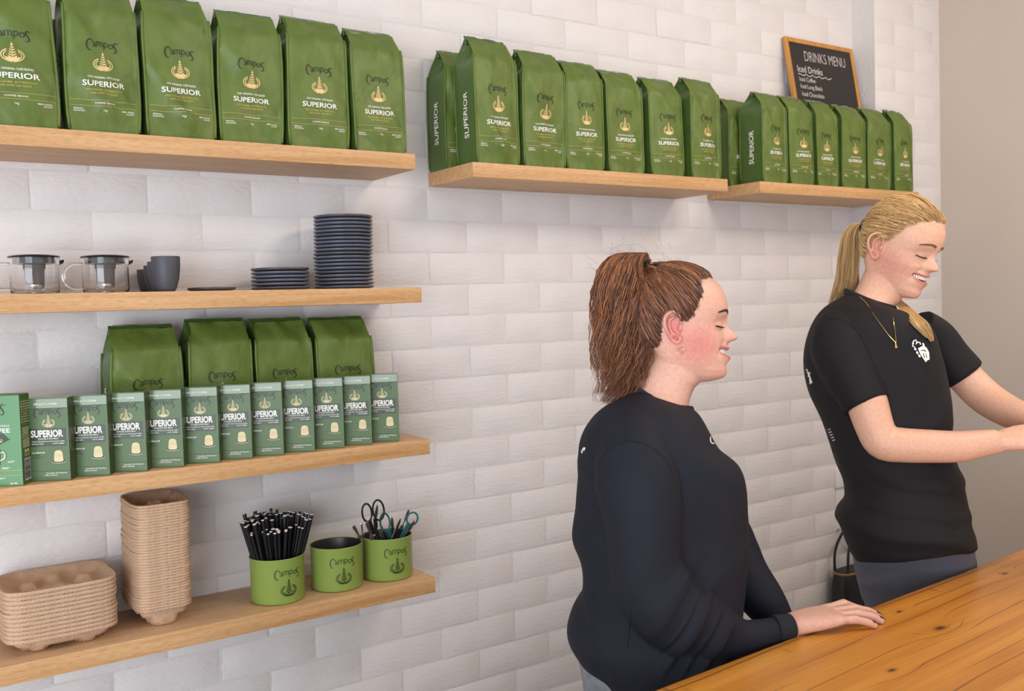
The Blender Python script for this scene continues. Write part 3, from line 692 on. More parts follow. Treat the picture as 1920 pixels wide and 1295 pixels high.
def plates(x, y, R, n, pitch, labels, group, seed, z0=ZS2+.0004):
    r = random.Random(seed); me = plate_mesh(R); me2 = me.copy(); me2.materials.clear(); me2.materials.append(M_plate2); z = z0; ox = 0
    for i in range(n):
        if i and not i % 5: ox += r.uniform(-.0022, .0022)
        dark = (i*7+seed) % 5 in (1,)
        o = obj('plate', me2 if dark else me, None, (x+ox+r.uniform(-.0012, .0012), y+r.uniform(-.001, .001), z)); z += pitch
        o.rotation_euler = (0, 0, r.random()*6)
        tag(o, labels(i), 'plate', group)
plates(1.047, 2.283, .0745, 20, .00925, lambda i: 'slate grey plate, %s from the bottom of the tall plate stack' % ORD[i], 'plates in the tall stack', 3)
plates(.877, 2.283, .0700, 6, .00905, lambda i: 'slate grey plate, %s from the bottom of the low plate stack' % ORD[i], 'plates in the low stack', 6)
plates(.703, 2.262, .0545, 1, .009, lambda i: 'single charcoal saucer lying flat beside the cups', 'plates lying alone', 1)

# ------------------------------------------------------------------ moulded-pulp drink carriers
M_pulp = mat('brown_moulded_pulp', 'cbaa8c', .85, bump=.7, bscale=260, var=.10, vscale=30); M_pulp2 = mat('dark_moulded_pulp', 'b09078', .85, bump=.7, bscale=260, var=.1, vscale=30)
def carrier_mesh(W, D, H, nx, ny, seed, lip=.0085, cr=.03):
    r = random.Random(seed); N = 34; mb = MB()
    def sq(u, v):
        # square -> rounded rectangle
        m = max(abs(u), abs(v))
        if m < 1e-6: return 0, 0
        p = 5.0; k = m/((abs(u)**p+abs(v)**p)**(1/p)); return u*k, v*k
    RW = (.36 if nx > 1 else .45)*min(W/nx, D/ny); wells = [((i+.5)/nx*2-1, (j+.5)/ny*2-1) for i in range(nx) for j in range(ny)]
    humps = [((i)/nx*2-1, (j+.5)/ny*2-1) for i in range(nx+1) for j in range(ny)]+[((i+.5)/nx*2-1, j/ny*2-1) for i in range(nx) for j in range(ny+1)]
    def z(u, v):
        m = max(abs(u), abs(v)); zz = -.024*smooth01(.95, .84, m)
        for a, b in humps:
            d = math.hypot((u-a)*W/2, (v-b)*D/2); zz = max(zz, -.006-.022*smooth01(.011, .024, d)) if m < .93 else zz
        for a, b in wells:
            d = math.hypot((u-a*.94)*W/2, (v-b*.94)*D/2); f = smooth01(RW, RW*.74, d); zz = zz*(1-f)+(-H)*f
        d = math.hypot(u*W/2, v*D/2)
        return zz
    vs = []
    for j in range(N+1):
        for i in range(N+1):
            u = -1+2*i/N; v = -1+2*j/N; a, b = sq(u, v); zz = z(u, v)+.0006*nz(u*5+seed, v*5)
            if abs(zz+H) < .0008: zz = -H
            vs.append((a*W/2, b*D/2, zz))
    fs = [(j*(N+1)+i, j*(N+1)+i+1, (j+1)*(N+1)+i+1, (j+1)*(N+1)+i) for j in range(N) for i in range(N)]
    mb.add(vs, fs)
    # turned-down outer lip
    edge = [(i, 0) for i in range(N)]+[(N, j) for j in range(N)]+[(N-i, N) for i in range(N)]+[(0, N-j) for j in range(N)]
    rings = []
    for k, (off, dz) in enumerate(((0, 0), (.0016, -.0006), (.0022, -.003), (.0016, -lip), (-.001, -lip))):
        ring = []
        for q, (i, j) in enumerate(edge):
            x, y, zz = vs[j*(N+1)+i]; l = math.hypot(x, y); wob = .0011*nz(q*.13+seed*3, k*.1, seed)
            ring.append((x+x/l*(off+wob), y+y/l*(off+wob), dz+zz*0+.0006*nz(q*.25, seed)))
        rings.append(ring)
    mb.loft(rings, cap=False); return mb.mesh('drink_carrier', M_pulp)
cm1 = [carrier_mesh(.222, .196, .036, 2, 2, s) for s in (1, 2, 3)]
n1 = 12
for i in range(n1):
    o = obj('drink_carrier', cm1[i % 3], None, (.3445+random.uniform(-.0015, .0015), 2.289+random.uniform(-.001, .001), ZS4+.0365+i*.0090)); o.rotation_euler = (0, 0, random.uniform(-.012, .012))
    tag(o, 'brown pulp four-cup carrier, %s from the bottom of the low stack' % ORD[i] if i < n1-1 else 'top brown pulp four-cup carrier of the low stack, its hollows showing', 'drink carrier', 'drink carriers in the low stack')
cm2 = [carrier_mesh(.122, .186, .046, 1, 2, s, .0062) for s in (5, 6, 7)]
n2 = 38
for i in range(n2):
    o = obj('drink_carrier', cm2[i % 3], None, (.5600+.004*i/n2-.004+random.uniform(-.0012, .0012), 2.295+random.uniform(-.001, .001), ZS4+.0465+i*.00622)); o.rotation_euler = (0, 0, random.uniform(-.015, .015)-.02)
    tag(o, 'brown pulp two-cup carrier, %s from the bottom of the tall stack' % ORD[i] if i < n2-1 else 'top brown pulp two-cup carrier of the tall stack, open hollow showing', 'drink carrier', 'drink carriers in the tall stack')

# ------------------------------------------------------------------ green tins
M_tin = mat('matt_apple_green_enamel', '8aa04e', .38, spec=.5); M_tinin = mat('dark_tin_inside', '3b3836', .35, metal=.4); M_dkgreen = mat('dark_green_tin_print', '24381a', .45)
TR, TH = .0640, .1075
def tin(x, y, face, label):
    t = thing('green_tin', label, 'tin', (x, y, ZS4+.0004), 0, 'green tins on the lowest shelf')
    tb = MB().lathe([(0, 0), (TR-.004, 0), (TR-.001, .0015), (TR, .004), (TR, TH-.004), (TR+.0012, TH-.002), (TR+.001, TH), (TR-.0006, TH)], 64).build('body', M_tin, t)
    MB().lathe([(TR-.0006, TH), (TR-.0018, TH-.003), (TR-.0018, .004), (0, .003)], 48).build('lining', M_tinin, t)
    MB().torus((0, 0, TH-.0006), TR+.0004, .0012, n=64, m=6).build('rolled_rim', M_tin, t)
    def wrap(a, z):
        q = face + a/TR; return ((TR+.0005)*math.cos(q), (TR+.0005)*math.sin(q), z)
    P = Print(); wordmark(P, 0, .072, .068); obj('brand_lettering', P.mesh('brand_lettering', wrap, M_dkgreen), tb)
    P = Print(); emblem(P, .002, .040, .040); obj('emblem', P.mesh('emblem', wrap, M_dkgreen), tb)
    return t
def facing(px_off):  return math.radians(-90)+px_off
T1, T2, T3 = (.829, 2.252), (.986, 2.258), (1.128, 2.258)
tin(*T1, facing(.02), 'apple green tin full of black straws')
tin(*T2, facing(-.18), 'empty apple green tin between the straw tin and the cutlery tin')
tin(*T3, facing(-.10), 'apple green tin holding scissors and cutlery')
# straws
M_straw = mat('black_paper', '121216', .45, bump=.2, bscale=120); M_strawin = mat('white_paper', 'e9e6e2', .7)
def straw_mesh(r, L):
    mb = MB(); n = 12
    mb.lathe([(r, 0), (r, L-.0009)], n, mi=0); mb.lathe([(r, L-.0009), (r, L), (r*.8, L), (0, L-.0004)], n, mi=1); return mb.mesh('paper_straw', [M_straw, M_strawin], True, 40)
SM = {(r, L): straw_mesh(r, L) for r in (.0034, .0048) for L in (.150, .175, .192, .199, .207)}
rs = random.Random(12); tops = []
tries = 0
while len(tops) < 92 and tries < 9000:
    tries += 1; a = rs.random()*2*PI; q = math.sqrt(rs.random()); x = q*math.cos(a)*.082; y = q*math.sin(a)*.072
    r = .0048 if rs.random() < .45 else .0034
    if all(math.hypot(x-b[0], y-b[1]) > (r+b[2])*1.02 for b in tops): tops.append((x, y, r))
for x, y, r in tops:
    near = y < -.02
    L = (.175 if near and rs.random() < .8 else rs.choice((.192, .199, .199, .207))) if x < .045 else rs.choice((.192, .199))
    kx = 1.0 if x < .03 else 1.18
    top = Vector((x*kx-.008*(1 if x < 0 else 0), y, L)); base = Vector((x*.42, y*.42, 0))
    d = (top-base).normalized(); o = obj('paper_straw', SM[r, L], None, Vector((T1[0], T1[1], ZS4+.0045))+base); o.rotation_mode = 'QUATERNION'; o.rotation_quaternion = Vector((0, 0, 1)).rotation_difference(d)
    tag(o, 'black paper straw with white inside standing in the green tin', 'straw', 'black paper straws in the tin')
# scissors and cutlery
M_blk = mat('black_plastic', '17171a', .3); M_teal = mat('teal_plastic', '1d6a70', .35); M_cut = mat('stainless_cutlery', 'b9b4ae', .22, metal=1)
def P3(px, py, y): return at_y(px, py, y)
Z0 = ZS4+.006
def into_tin(tip, rim):
    d = (rim-tip).normalized(); e = rim.copy()
    for k in range(60):
        n = e + d*.002
        if n.z < Z0 or math.hypot(n.x-T3[0], n.y-T3[1]) > TR-.0075: break
        e = n
    return e
def scissors(loops, piv, blade_px, y, m, label):
    root = thing('scissors', label, 'scissors', Vector((T3[0], T3[1], Z0)), 0, 'scissors in the tin'); inv = -Vector(root.location)
    for (cx, cy, rx, ry, rot, arm) in loops:
        mb = MB(); pts = []
        for i in range(25):
            a = 2*PI*i/24; u = rx*math.cos(a); v = ry*math.sin(a); pts.append(P3(cx+u*math.cos(rot)-v*math.sin(rot), cy+u*math.sin(rot)+v*math.cos(rot), y)+inv)
        mb.tube(pts, .0026, 8, up=(0, 1, 0)); 
        ap = [P3(q[0], q[1], y)+inv for q in arm]; mb.tube(ap, [(.0032, .0055)]*(len(ap)-1)+[(.003, .004)], 8, up=(0, 1, 0))
        mb.build('handle', m, root)
    for k, q in enumerate(blade_px):
        a = P3(*piv, y)+inv; e = into_tin(P3(*piv, y), P3(*q, y))+inv
        MB().tube([a, a.lerp(e, .5), e], [(.0008, .006), (.0008, .005), (.0008, .0012)], 6, up=(0, 1, 0)).build('blade', M_cut, root)
    MB().sphere(P3(*piv, y-.004)+inv, .003, 10, 6).build('pivot_screw', M_steel, root)
scissors([(688, 961, 9, 17, -.1, [(693, 976), (697, 990), (701, 1003)]), (709.5, 956, 10.5, 19, -.1, [(703, 972), (705, 985), (703, 1003)])], (702, 1003), [(700, 1012), (706, 1012)], 2.235, M_blk, 'black-handled scissors standing in the cutlery tin')
scissors([(722, 979, 9, 17, -.1, [(727, 992), (730, 1002), (737, 1014)]), (773, 972, 10, 12, .4, [(767, 980), (760, 992), (751, 1008)])], (745, 1022), [(741, 1030), (749, 1030)], 2.262, M_teal, 'teal-handled scissors standing open in the cutlery tin')
items = [((662, 985), (677, 1010), .0048, 2.250, 'teaspoon'), ((677.5, 980), (681, 1011), .0027, 2.262, 'table_knife'), ((687, 978), (699, 1012), .0050, 2.225, 'teaspoon'), ((712, 991), (718, 1012), .0052, 2.224, 'teaspoon'), ((707, 946), (704, 972), .0048, 2.275, 'table_knife'),
         ((734.5, 969), (737, 1001), .0044, 2.275, 'table_knife'), ((751, 972), (736, 1010), .0045, 2.240, 'teaspoon'), ((767, 955), (750, 996), .0040, 2.288, 'table_knife'), ((777, 976), (759, 1005), .0050, 2.250, 'teaspoon'), ((716, 986), (725, 1012), .0028, 2.280, 'teaspoon')]
for i, (tp, rm, w, y, nm) in enumerate(items):
    a = P3(*tp, y); b = P3(*rm, y); e = into_tin(a, b); root = thing(nm, ('steel teaspoon' if nm == 'teaspoon' else 'steel table knife')+' handle poking out of the cutlery tin', 'cutlery', e, 0, 'cutlery in the tin, '+nm)
    Lh = (a-e).length; d = (a-e).normalized(); pts = [d*(Lh*t) for t in (.28, .45, .6, .75, .88, .95, 1)]
    MB().tube(pts, [(.0011, w*.55), (.0011, w*.6), (.0011, w*.75), (.0012, w*.95), (.0012, w), (.0011, w*.85), (.0008, w*.35)], 10, up=(0, 1, 0)).build('handle', M_cut, root)
    hp = [d*(Lh*t) for t in (0, .08, .18, .3)]
    MB().tube(hp, [(.001, .003), (.0016, .0075), (.0014, .0065), (.0011, w*.55)] if nm == 'teaspoon' else [(.0006, .002), (.0008, .006), (.0009, .006), (.0011, w*.55)], 10, up=(0, 1, 0)).build('spoon_bowl' if nm == 'teaspoon' else 'knife_blade', M_cut, root)

# ------------------------------------------------------------------ chalkboard
M_frame = wood('pine_frame', 'd39a52', 'b57a35', (30, 30, 2)); M_chalkb = mat('black_chalkboard', '2b2726', .5, var=.12, vscale=5, bump=.05); M_chalk = mat('white_chalk', 'd2cdc9', .8)
CX0, CX1 = 2.857, 3.247; CWd = CX1-CX0; CHt = .575; lean = math.atan2(.098, .57)
t = thing('chalkboard_menu', 'framed black chalkboard drinks menu leaning on the wall above coffee bags', 'chalkboard', ((CX0+CX1)/2, 2.283, ZR+.002)); t.rotation_euler = (-lean, 0, 0)
fw = .017
cbd = MB().box((-CWd/2+fw*.6, .003, fw*.6), (CWd/2-fw*.6, .010, CHt-fw*.6)).build('board', M_chalkb, t)
for lo, hi in (((-CWd/2, 0, 0), (-CWd/2+fw, .014, CHt)), ((CWd/2-fw, 0, 0), (CWd/2, .014, CHt)), ((-CWd/2+fw, 0, CHt-fw), (CWd/2-fw, .014, CHt)), ((-CWd/2+fw, 0, 0), (CWd/2-fw, .014, fw))): MB().box(lo, hi, .0015).build('frame_rail', M_frame, t)
def chalk(name, rows):
    P = Print()
    for s, x, z, size, bold, al, sx in rows: P.text(s, x, z, size, sx, bold, al)
    return obj(name, P.mesh(name, lambda x, z: (x, .0024, z), M_chalk), cbd)
chalk('chalk_heading', [('DRINKS MENU', .020, CHt-.082, .056, -.012, 'CENTER', .66)])
chalk('chalk_lettering', [('Iced Drinks', -.148, CHt-.128, .036, .004, 'LEFT', .85), ('Iced Coffee', -.146, CHt-.163, .023, .002, 'LEFT', .85), ('Iced Long Black', -.146, CHt-.190, .023, .002, 'LEFT', .85), ('Iced Chocolate', -.144, CHt-.219, .024, .002, 'LEFT', .85), ('Iced Chai', -.138, CHt-.249, .024, .002, 'LEFT', .85)])
P = Print(); P.ribbon([(-.150+.19*i/30, CHt-.138+.003*math.sin(i*1.1)) for i in range(31)], .0028); obj('chalk_underline', P.mesh('chalk_underline', lambda x, z: (x, .0024, z), M_chalk), cbd)
# ------------------------------------------------------------------ people: tools
from mathutils.bvhtree import BVHTree
class View:
    """a person's picture plane: points given as (column, row, depth offset) become world points at real depth"""
    def __init__(s, px, py, d):
        s.c = at_d(px, py, d); s.ew = (s.c-CAM_O).normalized(); s.dist = (s.c-CAM_O).length
        s.eu = (CAM_R-s.ew*CAM_R.dot(s.ew)).normalized(); s.ev = s.eu.cross(s.ew); s.ev = s.ev if s.ev.z > 0 else -s.ev
    def P(s, px, py, w=0):
        q = ray(px, py); return CAM_O + q*((s.dist+w)/q.dot(s.ew))
def remesh(mb, voxel, smooth_it=3, factor=.5):
    me = mb.mesh('tmp', M_white); o = obj('tmp', me)
    m = o.modifiers.new('r', 'REMESH'); m.mode = 'VOXEL'; m.voxel_size = voxel; m.adaptivity = 0; m.use_smooth_shade = True
    if smooth_it: m2 = o.modifiers.new('s', 'SMOOTH'); m2.factor = factor; m2.iterations = smooth_it
    dg = bpy.context.evaluated_depsgraph_get(); dg.update(); res = bpy.data.meshes.new_from_object(o.evaluated_get(dg))
    bpy.data.objects.remove(o); bpy.data.meshes.remove(me); res.materials.clear(); return res
def displaced(me, fn):
    """move every vertex along its normal by fn(co, normal)"""
    co = [v.co.copy() for v in me.vertices]; no = [v.normal.copy() for v in me.vertices]
    for v, c, n in zip(me.vertices, co, no): v.co = c + n*fn(c, n)
    me.update(); return me
def colour(me, fn):
    a = me.color_attributes.new('Col', 'FLOAT_COLOR', 'POINT')
    for i, v in enumerate(me.vertices): a.data[i].color = lin(fn(v.co, v.normal))
def skin_material(name):
    m = mat(name, 'd9a58c', .46, spec=.42, sss=.12, bump=.10, bscale=420); nt = m.node_tree; b = nt.nodes['Principled BSDF']
    a = nt.nodes.new('ShaderNodeAttribute'); a.attribute_name = 'Col'
    n = nt.nodes.new('ShaderNodeTexNoise'); n.inputs['Scale'].default_value = 160; n.inputs['Detail'].default_value = 3
    tc = nt.nodes.new('ShaderNodeTexCoord'); nt.links.new(tc.outputs['Object'], n.inputs['Vector'])
    r = nt.nodes.new('ShaderNodeValToRGB'); e = r.color_ramp.elements; e[0].position = .35; e[0].color = (.93, .88, .86, 1); e[1].position = .6; e[1].color = (1, 1, 1, 1); nt.links.new(n.outputs['Fac'], r.inputs[0])
    x = nt.nodes.new('ShaderNodeMix'); x.data_type = 'RGBA'; x.blend_type = 'MULTIPLY'; x.inputs[0].default_value = 1
    nt.links.new(a.outputs['Color'], x.inputs[6]); nt.links.new(r.outputs[0], x.inputs[7]); nt.links.new(x.outputs[2], b.inputs['Base Color']); return m
def hair_material(name, cols, rough=.42):
    m = bpy.data.materials.new(name); m.use_nodes = True; nt = m.node_tree; N = nt.nodes; b = N['Principled BSDF']
    g = N.new('ShaderNodeNewGeometry'); r = N.new('ShaderNodeValToRGB'); e = r.color_ramp.elements
    e[0].position = 0; e[0].color = lin(cols[0]); e[1].position = 1; e[1].color = lin(cols[-1])
    for i, c in enumerate(cols[1:-1]): q = e.new((i+1)/(len(cols)-1)); q.color = lin(c)
    nt.links.new(g.outputs['Random Per Island'], r.inputs[0]); nt.links.new(r.outputs[0], b.inputs['Base Color'])
    b.inputs['Roughness'].default_value = rough; b.inputs['Specular IOR Level'].default_value = .6; return m
def cloth_material(name, color, fold=.0, weave=700, rough=.72):
    return mat(name, color, rough, spec=.3, bump=.25, bscale=weave, var=.10, vscale=14)
def interp(tab, x):
    if x <= tab[0][0]: return tab[0][1]
    for (a, p), (b, q) in zip(tab, tab[1:]):
        if x <= b:
            t = (x-a)/(b-a); t = t*t*(3-2*t)*.35+t*.65; return p+(q-p)*t
    return tab[-1][1]
def catmull(pts, n):
    P_ = [Vector(p) for p in pts]; K = len(P_)-1; out = []
    for i in range(n):
        t = i/(n-1)*K; k = min(int(t), K-1); f = t-k
        a = P_[max(k-1, 0)]; b = P_[k]; c = P_[k+1]; d = P_[min(k+2, K)]
        out.append(.5*((2*b)+(c-a)*f+(2*a-5*b+4*c-d)*f*f+(3*b-a-3*c+d)*f*f*f))
    return out
def strand(mb, pts, r0, r1, n=3):
    K = len(pts); mb.tube(pts, [(r0+(r1-r0)*(i/(K-1))**1.5)*(.45 if i == 0 else 1) for i in range(K)], n, cap=False)

def mouth_z(ay, mw):
    t = min(1.1, ay/mw)**2; return -32.5+3.5*t, -44+8.0*t
# --- canonical head, metres; origin at the ear, X forward, Y to the person's left, Z up (rows measured from profile)
FB = [(-93, 40), (-92, 60), (-89, 77), (-84, 92), (-80, 96), (-72, 97), (-60, 93), (-45, 93.5), (-30, 93.5), (-15, 93), (0, 92), (13, 92), (22, 96), (36, 100.5), (48, 102), (65, 99.5), (85, 91), (101, 77), (113, 60), (122, 44), (128, 24), (131, 2)]
BB = [(-93, 5), (-85, -10), (-70, -22), (-50, -38), (-30, -52), (-10, -63), (15, -71), (40, -74), (65, -72), (85, -64), (101, -53), (113, -40), (122, -27), (128, -14), (131, -2)]
HWT = [(-93, 12), (-90, 24), (-86, 33), (-80, 41), (-70, 50), (-58, 57), (-45, 62), (-30, 66), (-15, 69), (0, 71), (20, 73.5), (40, 75.5), (60, 75), (80, 70), (98, 60), (112, 46), (122, 31), (128, 17), (131, 3)]
DL = [(-84, 0), (-72, 1.5), (-62, 3), (-56, 7), (-50, 10.5), (-46, 9), (-42, 4), (-36, 4), (-32, 7.5), (-28, 9), (-23, 7), (-19, 9), (-16, 17), (-13, 25), (-8, 27.5), (-3, 24.5), (3, 18.5), (9, 12.5), (15, 8), (21, 5), (28, 3), (36, 1.5), (45, 0)]
SG = [(-84, 18), (-60, 22), (-46, 24), (-30, 23), (-22, 16), (-17, 14.5), (-8, 13), (3, 11), (12, 9.5), (22, 9), (36, 14), (45, 24)]
def head_mesh(mb, jaw=1.0, smile=1.0, M4=Matrix()):
    rows = [-93+224*i/150 for i in range(151)]; NA = 132; rings = []
    for z in rows:
        f = interp(FB, z); b = interp(BB, z); hw = interp(HWT, z)*(1+(jaw-1)*smooth01(10, -55, z)); cx = min(max(-2, b+5), f-5) if z < 118 else (f+b)/2
        d = interp(DL, z); sg = interp(SG, z); ring = []
        for k in range(NA):
            a = 2*PI*k/NA; c, s = math.cos(a), math.sin(a); ex = 2/2.25
            xx = cx + ((f-cx) if c > 0 else (cx-b))*math.copysign(abs(c)**ex, c); y = hw*math.copysign(abs(s)**(2/2.1), s)
            if c > 0:
                ay = abs(y); fw = smooth01(0, .35, c)
                # chin and mouth taper
                xx += d*math.exp(-(y/sg)**2)*fw
                xx -= 7*math.exp(-((ay-30)/15)**2-((z-15)/10)**2)*fw                    # eye sockets
                xx += 8*math.exp(-((ay-28)/9)**2-((z-12)/6.5)**2)*fw                   # closed lids over the eyeballs
                zs = 9.5-2.2*(1-((ay-28)/13)**2)
                if abs(ay-28) < 13: xx -= 2.6*math.exp(-((z-zs)/1.3)**2)*smooth01(13, 9, abs(ay-28))*fw   # lid slit
                xx -= 1.6*math.exp(-((ay-28)/11)**2-((z-19.5)/1.6)**2)*fw               # lid crease
                xx += 3.0*math.exp(-((ay-30)/16)**2-((z-33)/7)**2)*fw                  # brow ridge
                xx += 4.5*smile*math.exp(-((ay-37)/15)**2-((z+16)/13)**2)*fw           # cheek apple
                xx += 5*math.exp(-((ay-11.5)/5)**2-((z+12)/6)**2)*fw                   # nostril wings
                xx -= 3.5*math.exp(-((ay-19)/4)**2-((z+18)/9)**2)*fw                   # beside the nose
                xx -= 3.2*smile*math.exp(-((ay-(26+(-z-20)*.25))/4)**2)*smooth01(-52, -40, z)*smooth01(-14, -24, z)*fw   # smile fold
                mw = 30*smile; up, lo = mouth_z(ay, mw)
                if ay < mw and lo < z < up: xx -= 12*smooth01(0, 2.5, min(z-lo, up-z))*smooth01(mw, mw-5, ay)*fw
                if ay < mw+3:
                    xx += 2.2*math.exp(-((z-up-2.2)/2.6)**2)*smooth01(mw+3, mw-8, ay)*fw + 3.0*math.exp(-((z-lo+3.0)/3.2)**2)*smooth01(mw+3, mw-10, ay)*fw
            ring.append(M4 @ Vector((xx*.001, y*.001, z*.001)))
        rings.append(ring)
    mb.loft(rings)
def ear(mb, side, M4, s=1.0):
    """side -1 = right ear (towards -Y)"""
    def T(u, z, y): return M4 @ Vector(((u-2)*.001*s, side*(70.5+y)*.001, (z+2)*.001*s))
    outl = [(16, 8), (14, 22), (6, 29), (-5, 28), (-13, 19), (-14, 6), (-9, -8), (-2, -19), (6, -26), (12, -24), (14, -15)]
    path = catmull([T(u, z, 7+2.5*max(0, -u)*.25+(3 if z > -15 else 0)) for u, z in outl], 30)
    mb.tube(path, [.0030]*4+[.0034]*18+[.0042]*5+[.0035]*3, 8)
    anti = catmull([T(u, z, 9) for u, z in ((5, 20), (-4, 16), (-6, 4), (-1, -8), (8, -13))], 14); mb.tube(anti, .0030, 8)
    trag = [T(14, 6, 4), T(13.5, 0, 7), T(14, -6, 5)]; mb.tube(trag, [.003, .0045, .003], 8)
    rings = []
    for k in range(7):
        t = k/6; rings.append([T(1+(13.5*(1-.0*t))*math.cos(a)*(1-t*.35)*1.05, 1+26*math.sin(a)*(1-t*.3), 6-9*t-(2 if t < .2 else 0)) for a in [2*PI*j/20 for j in range(20)]])
    mb.loft(rings)
def eyes(parent, M4, bvh, iris_c, name='eye', lashc='1a120e'):
    white = mat(name+'_white', 'd8cfca', .15); iris = mat(name+'_iris', iris_c, .15); lash = mat(name+'_lash', lashc, .6)
    X = (M4.to_3x3() @ Vector((-1, 0, 0))).normalized(); Mi = M4.inverted()
    def hit(y, z):
        h = bvh.ray_cast(M4 @ Vector((.25, y, z)), X); return (Mi @ h[0]) if h[0] is not None else None
    for s in (-1, 1):
        h = hit(s*.028, .0125); R = .0108
        if h is None: continue
        c = Vector((h.x-R-.0036, s*.028, .0100))
        e = obj('eyeball', MB().sphere((0, 0, 0), R, 20, 14).mesh('eyeball', white), parent); e.matrix_basis = M4 @ Matrix.Translation(c)
        q = Vector((0, 0, 1)).rotation_difference(Vector((1, s*.08, -.22)).normalized())
        i = obj('iris', MB().lathe([(0, R+.0006), (.0030, R+.0004), (.0056, R-.0012)], 20).mesh('iris', iris), parent); i.matrix_basis = M4 @ Matrix.Translation(c) @ q.to_matrix().to_4x4()
        ms = MB(); line = []
        for k in range(19):
            ay = .0175+.0225*k/18; z = (9.5-2.2*(1-((ay*1000-28)/13)**2)+.4)*.001; h = hit(s*ay, z)
            if h is None: continue
            p = h+Vector((.0007, 0, 0)); line.append(p); o_ = Vector((1, s*(-.25+1.2*k/18), -.35)).normalized(); L = .0055+.003*k/18
            ms.tube([p, p+o_*L*.55, p+o_*L+Vector((0, 0, .0016))], [.0007, .0005, .0002], 4, cap=False)
        ms.tube(line, .0011, 5); l = obj('eyelashes', ms.mesh('eyelashes', lash), parent); l.matrix_basis = M4
def brows(parent, M4, bvh, col, name, hgt=.034):
    m = hair_material(name, col, .6)
    for s in (-1, 1):
        mb = MB(); r = random.Random(3)
        for k in range(210):
            t = r.random(); y = .011+.036*t; z = hgt+.0055*math.sin(PI*(.15+.75*t))+r.uniform(-.0030, .0030)*(1-t*.6)-.002*t
            h = bvh.ray_cast(M4 @ Vector((.2, s*y, z)), (M4.to_3x3() @ Vector((-1, 0, 0))).normalized())
            if h[0] is None: continue
            d = (M4.to_3x3() @ Vector((-.25, s*.9, .30-.6*t))).normalized(); p = h[0]+h[1]*.0006; mb.tube([p, p+d*.0035+h[1]*.0006, p+d*.0065], [.0006, .0005, .0002], 3, cap=False)
        obj('eyebrow', mb.mesh('eyebrow', m), parent)
def teeth(parent, M4, z=-.0370, w=.0265, x0=.0945, h=.0095):
    m = mat('tooth_enamel', 'ece4d6', .2, spec=.5); g = MB()
    for k in range(-5, 6):
        a = k/5.5*1.15; y = w*math.sin(a); x = x0-.026*(1-math.cos(a)); wd = .0056; t = Vector((-math.sin(a)*.9, math.cos(a), 0)); hh = h*(1 if abs(k) < 2 else .88)
        rings = []
        for zz, q in ((z+hh*.62, .8), (z+hh*.3, 1), (z-hh*.25, 1), (z-hh*.40, .75)):
            rings.append([Vector((x, y, zz))+t*(wd*.5*q*math.cos(b))+Vector((math.cos(a), math.sin(a), 0))*(.0016*math.sin(b)) for b in [2*PI*j/10 for j in range(10)]])
        tm = MB().loft(rings); o = obj('tooth', tm.mesh('tooth', m), parent); o.matrix_basis = M4
    mb = MB().sphere((x0-.022, 0, z-.004), (.017, .026, .012), 18, 10); o = obj('mouth_interior', mb.mesh('mouth_interior', mat('mouth_dark_red', '4a1f1c', .4)), parent); o.matrix_basis = M4
# --- hand: origin at wrist, X along fingers, Z back of the hand up, thumb on +Y*side
def hand(mb, M4, side, curls, thumb, spread=.0, sc=1.0, nails=None, palm_t=.0125):
    T = lambda x, y, z: M4 @ Vector((x*sc, side*y*sc, z*sc))
    rings = []
    for x, hw, th, yc, zc in ((-.045, .0235, .0175, 0, 0), (-.02, .0235, .0165, 0, 0), (0, .025, .0160, 0, 0), (.02, .031, .0155, .001, .001), (.045, .0375, .0140, .001, .002), (.068, .0395, .0125, .0, .003), (.082, .0385, .0105, -.001, .003), (.091, .034, .0075, -.002, .002)):
        rings.append([T(x, yc+hw*math.copysign(abs(math.cos(a))**.8, math.cos(a)), zc+th*math.copysign(abs(math.sin(a))**.8, math.sin(a))) for a in [2*PI*j/22 for j in range(22)]])
    mb.loft(rings)
    F = (('i', .084, .0275, (.040, .024, .021), .0088), ('m', .088, .0090, (.044, .028, .022), .0090), ('r', .084, -.0100, (.041, .026, .022), .0085), ('p', .076, -.0270, (.032, .020, .019), .0076))
    for (nm, x, y, L, r), (a1, a2, a3), sp in zip(F, curls, (spread, spread*.35, -spread*.35, -spread)):
        p = Vector((x-.022, y, .002)); q = Vector((x, y, .003)); pts = [p, q]; ang = 0; rad = [r*1.0, r*1.08]; d0 = None
        for k, (a, l) in enumerate(zip((a1, a2, a3), L)):
            ang += a; d = Vector((math.cos(ang)*math.cos(sp), math.cos(ang)*math.sin(sp), -math.sin(ang)))
            pts += [q+d*(l*.5), q+d*l]; q = q+d*l; rad += [r*(.93-.07*k), r*(.98-.09*k)]
            d0 = d
        pts.append(q+d0*.0035); rad.append(r*.45)
        mb.tube([T(*v) for v in pts], [v*sc for v in rad], 12)
        if nails is not None:
            up = Vector((math.sin(ang), 0, math.cos(ang))); yv = Vector((-math.sin(sp), math.cos(sp), 0)); c = q-d0*.0035; nm_ = MB(); rr = []
            for xx, ww, hh in ((-.0075, .0042, .0052), (-.004, .0054, .0060), (.001, .0055, .0058), (.0055, .0050, .0048), (.0075, .0030, .0040)):
                rr.append([T(*(c+d0*xx+yv*(ww*t*r/.0085)+up*((hh+.0009)*r/.0085*(1-.32*t*t)))) for t in (-1, -.5, 0, .5, 1)]+[T(*(c+d0*xx+yv*(ww*t*r/.0085)+up*((hh+.0001)*r/.0085*(1-.32*t*t)))) for t in (1, .5, 0, -.5, -1)])
            nm_.loft(rr); nails.append(nm_)
    th = [Vector(v) for v in thumb]; mb.tube([T(*v) for v in catmull(th, 9)], [sc*v for v in (.013, .0135, .013, .0115, .0105, .0105, .0100, .0088, .0050)], 12)
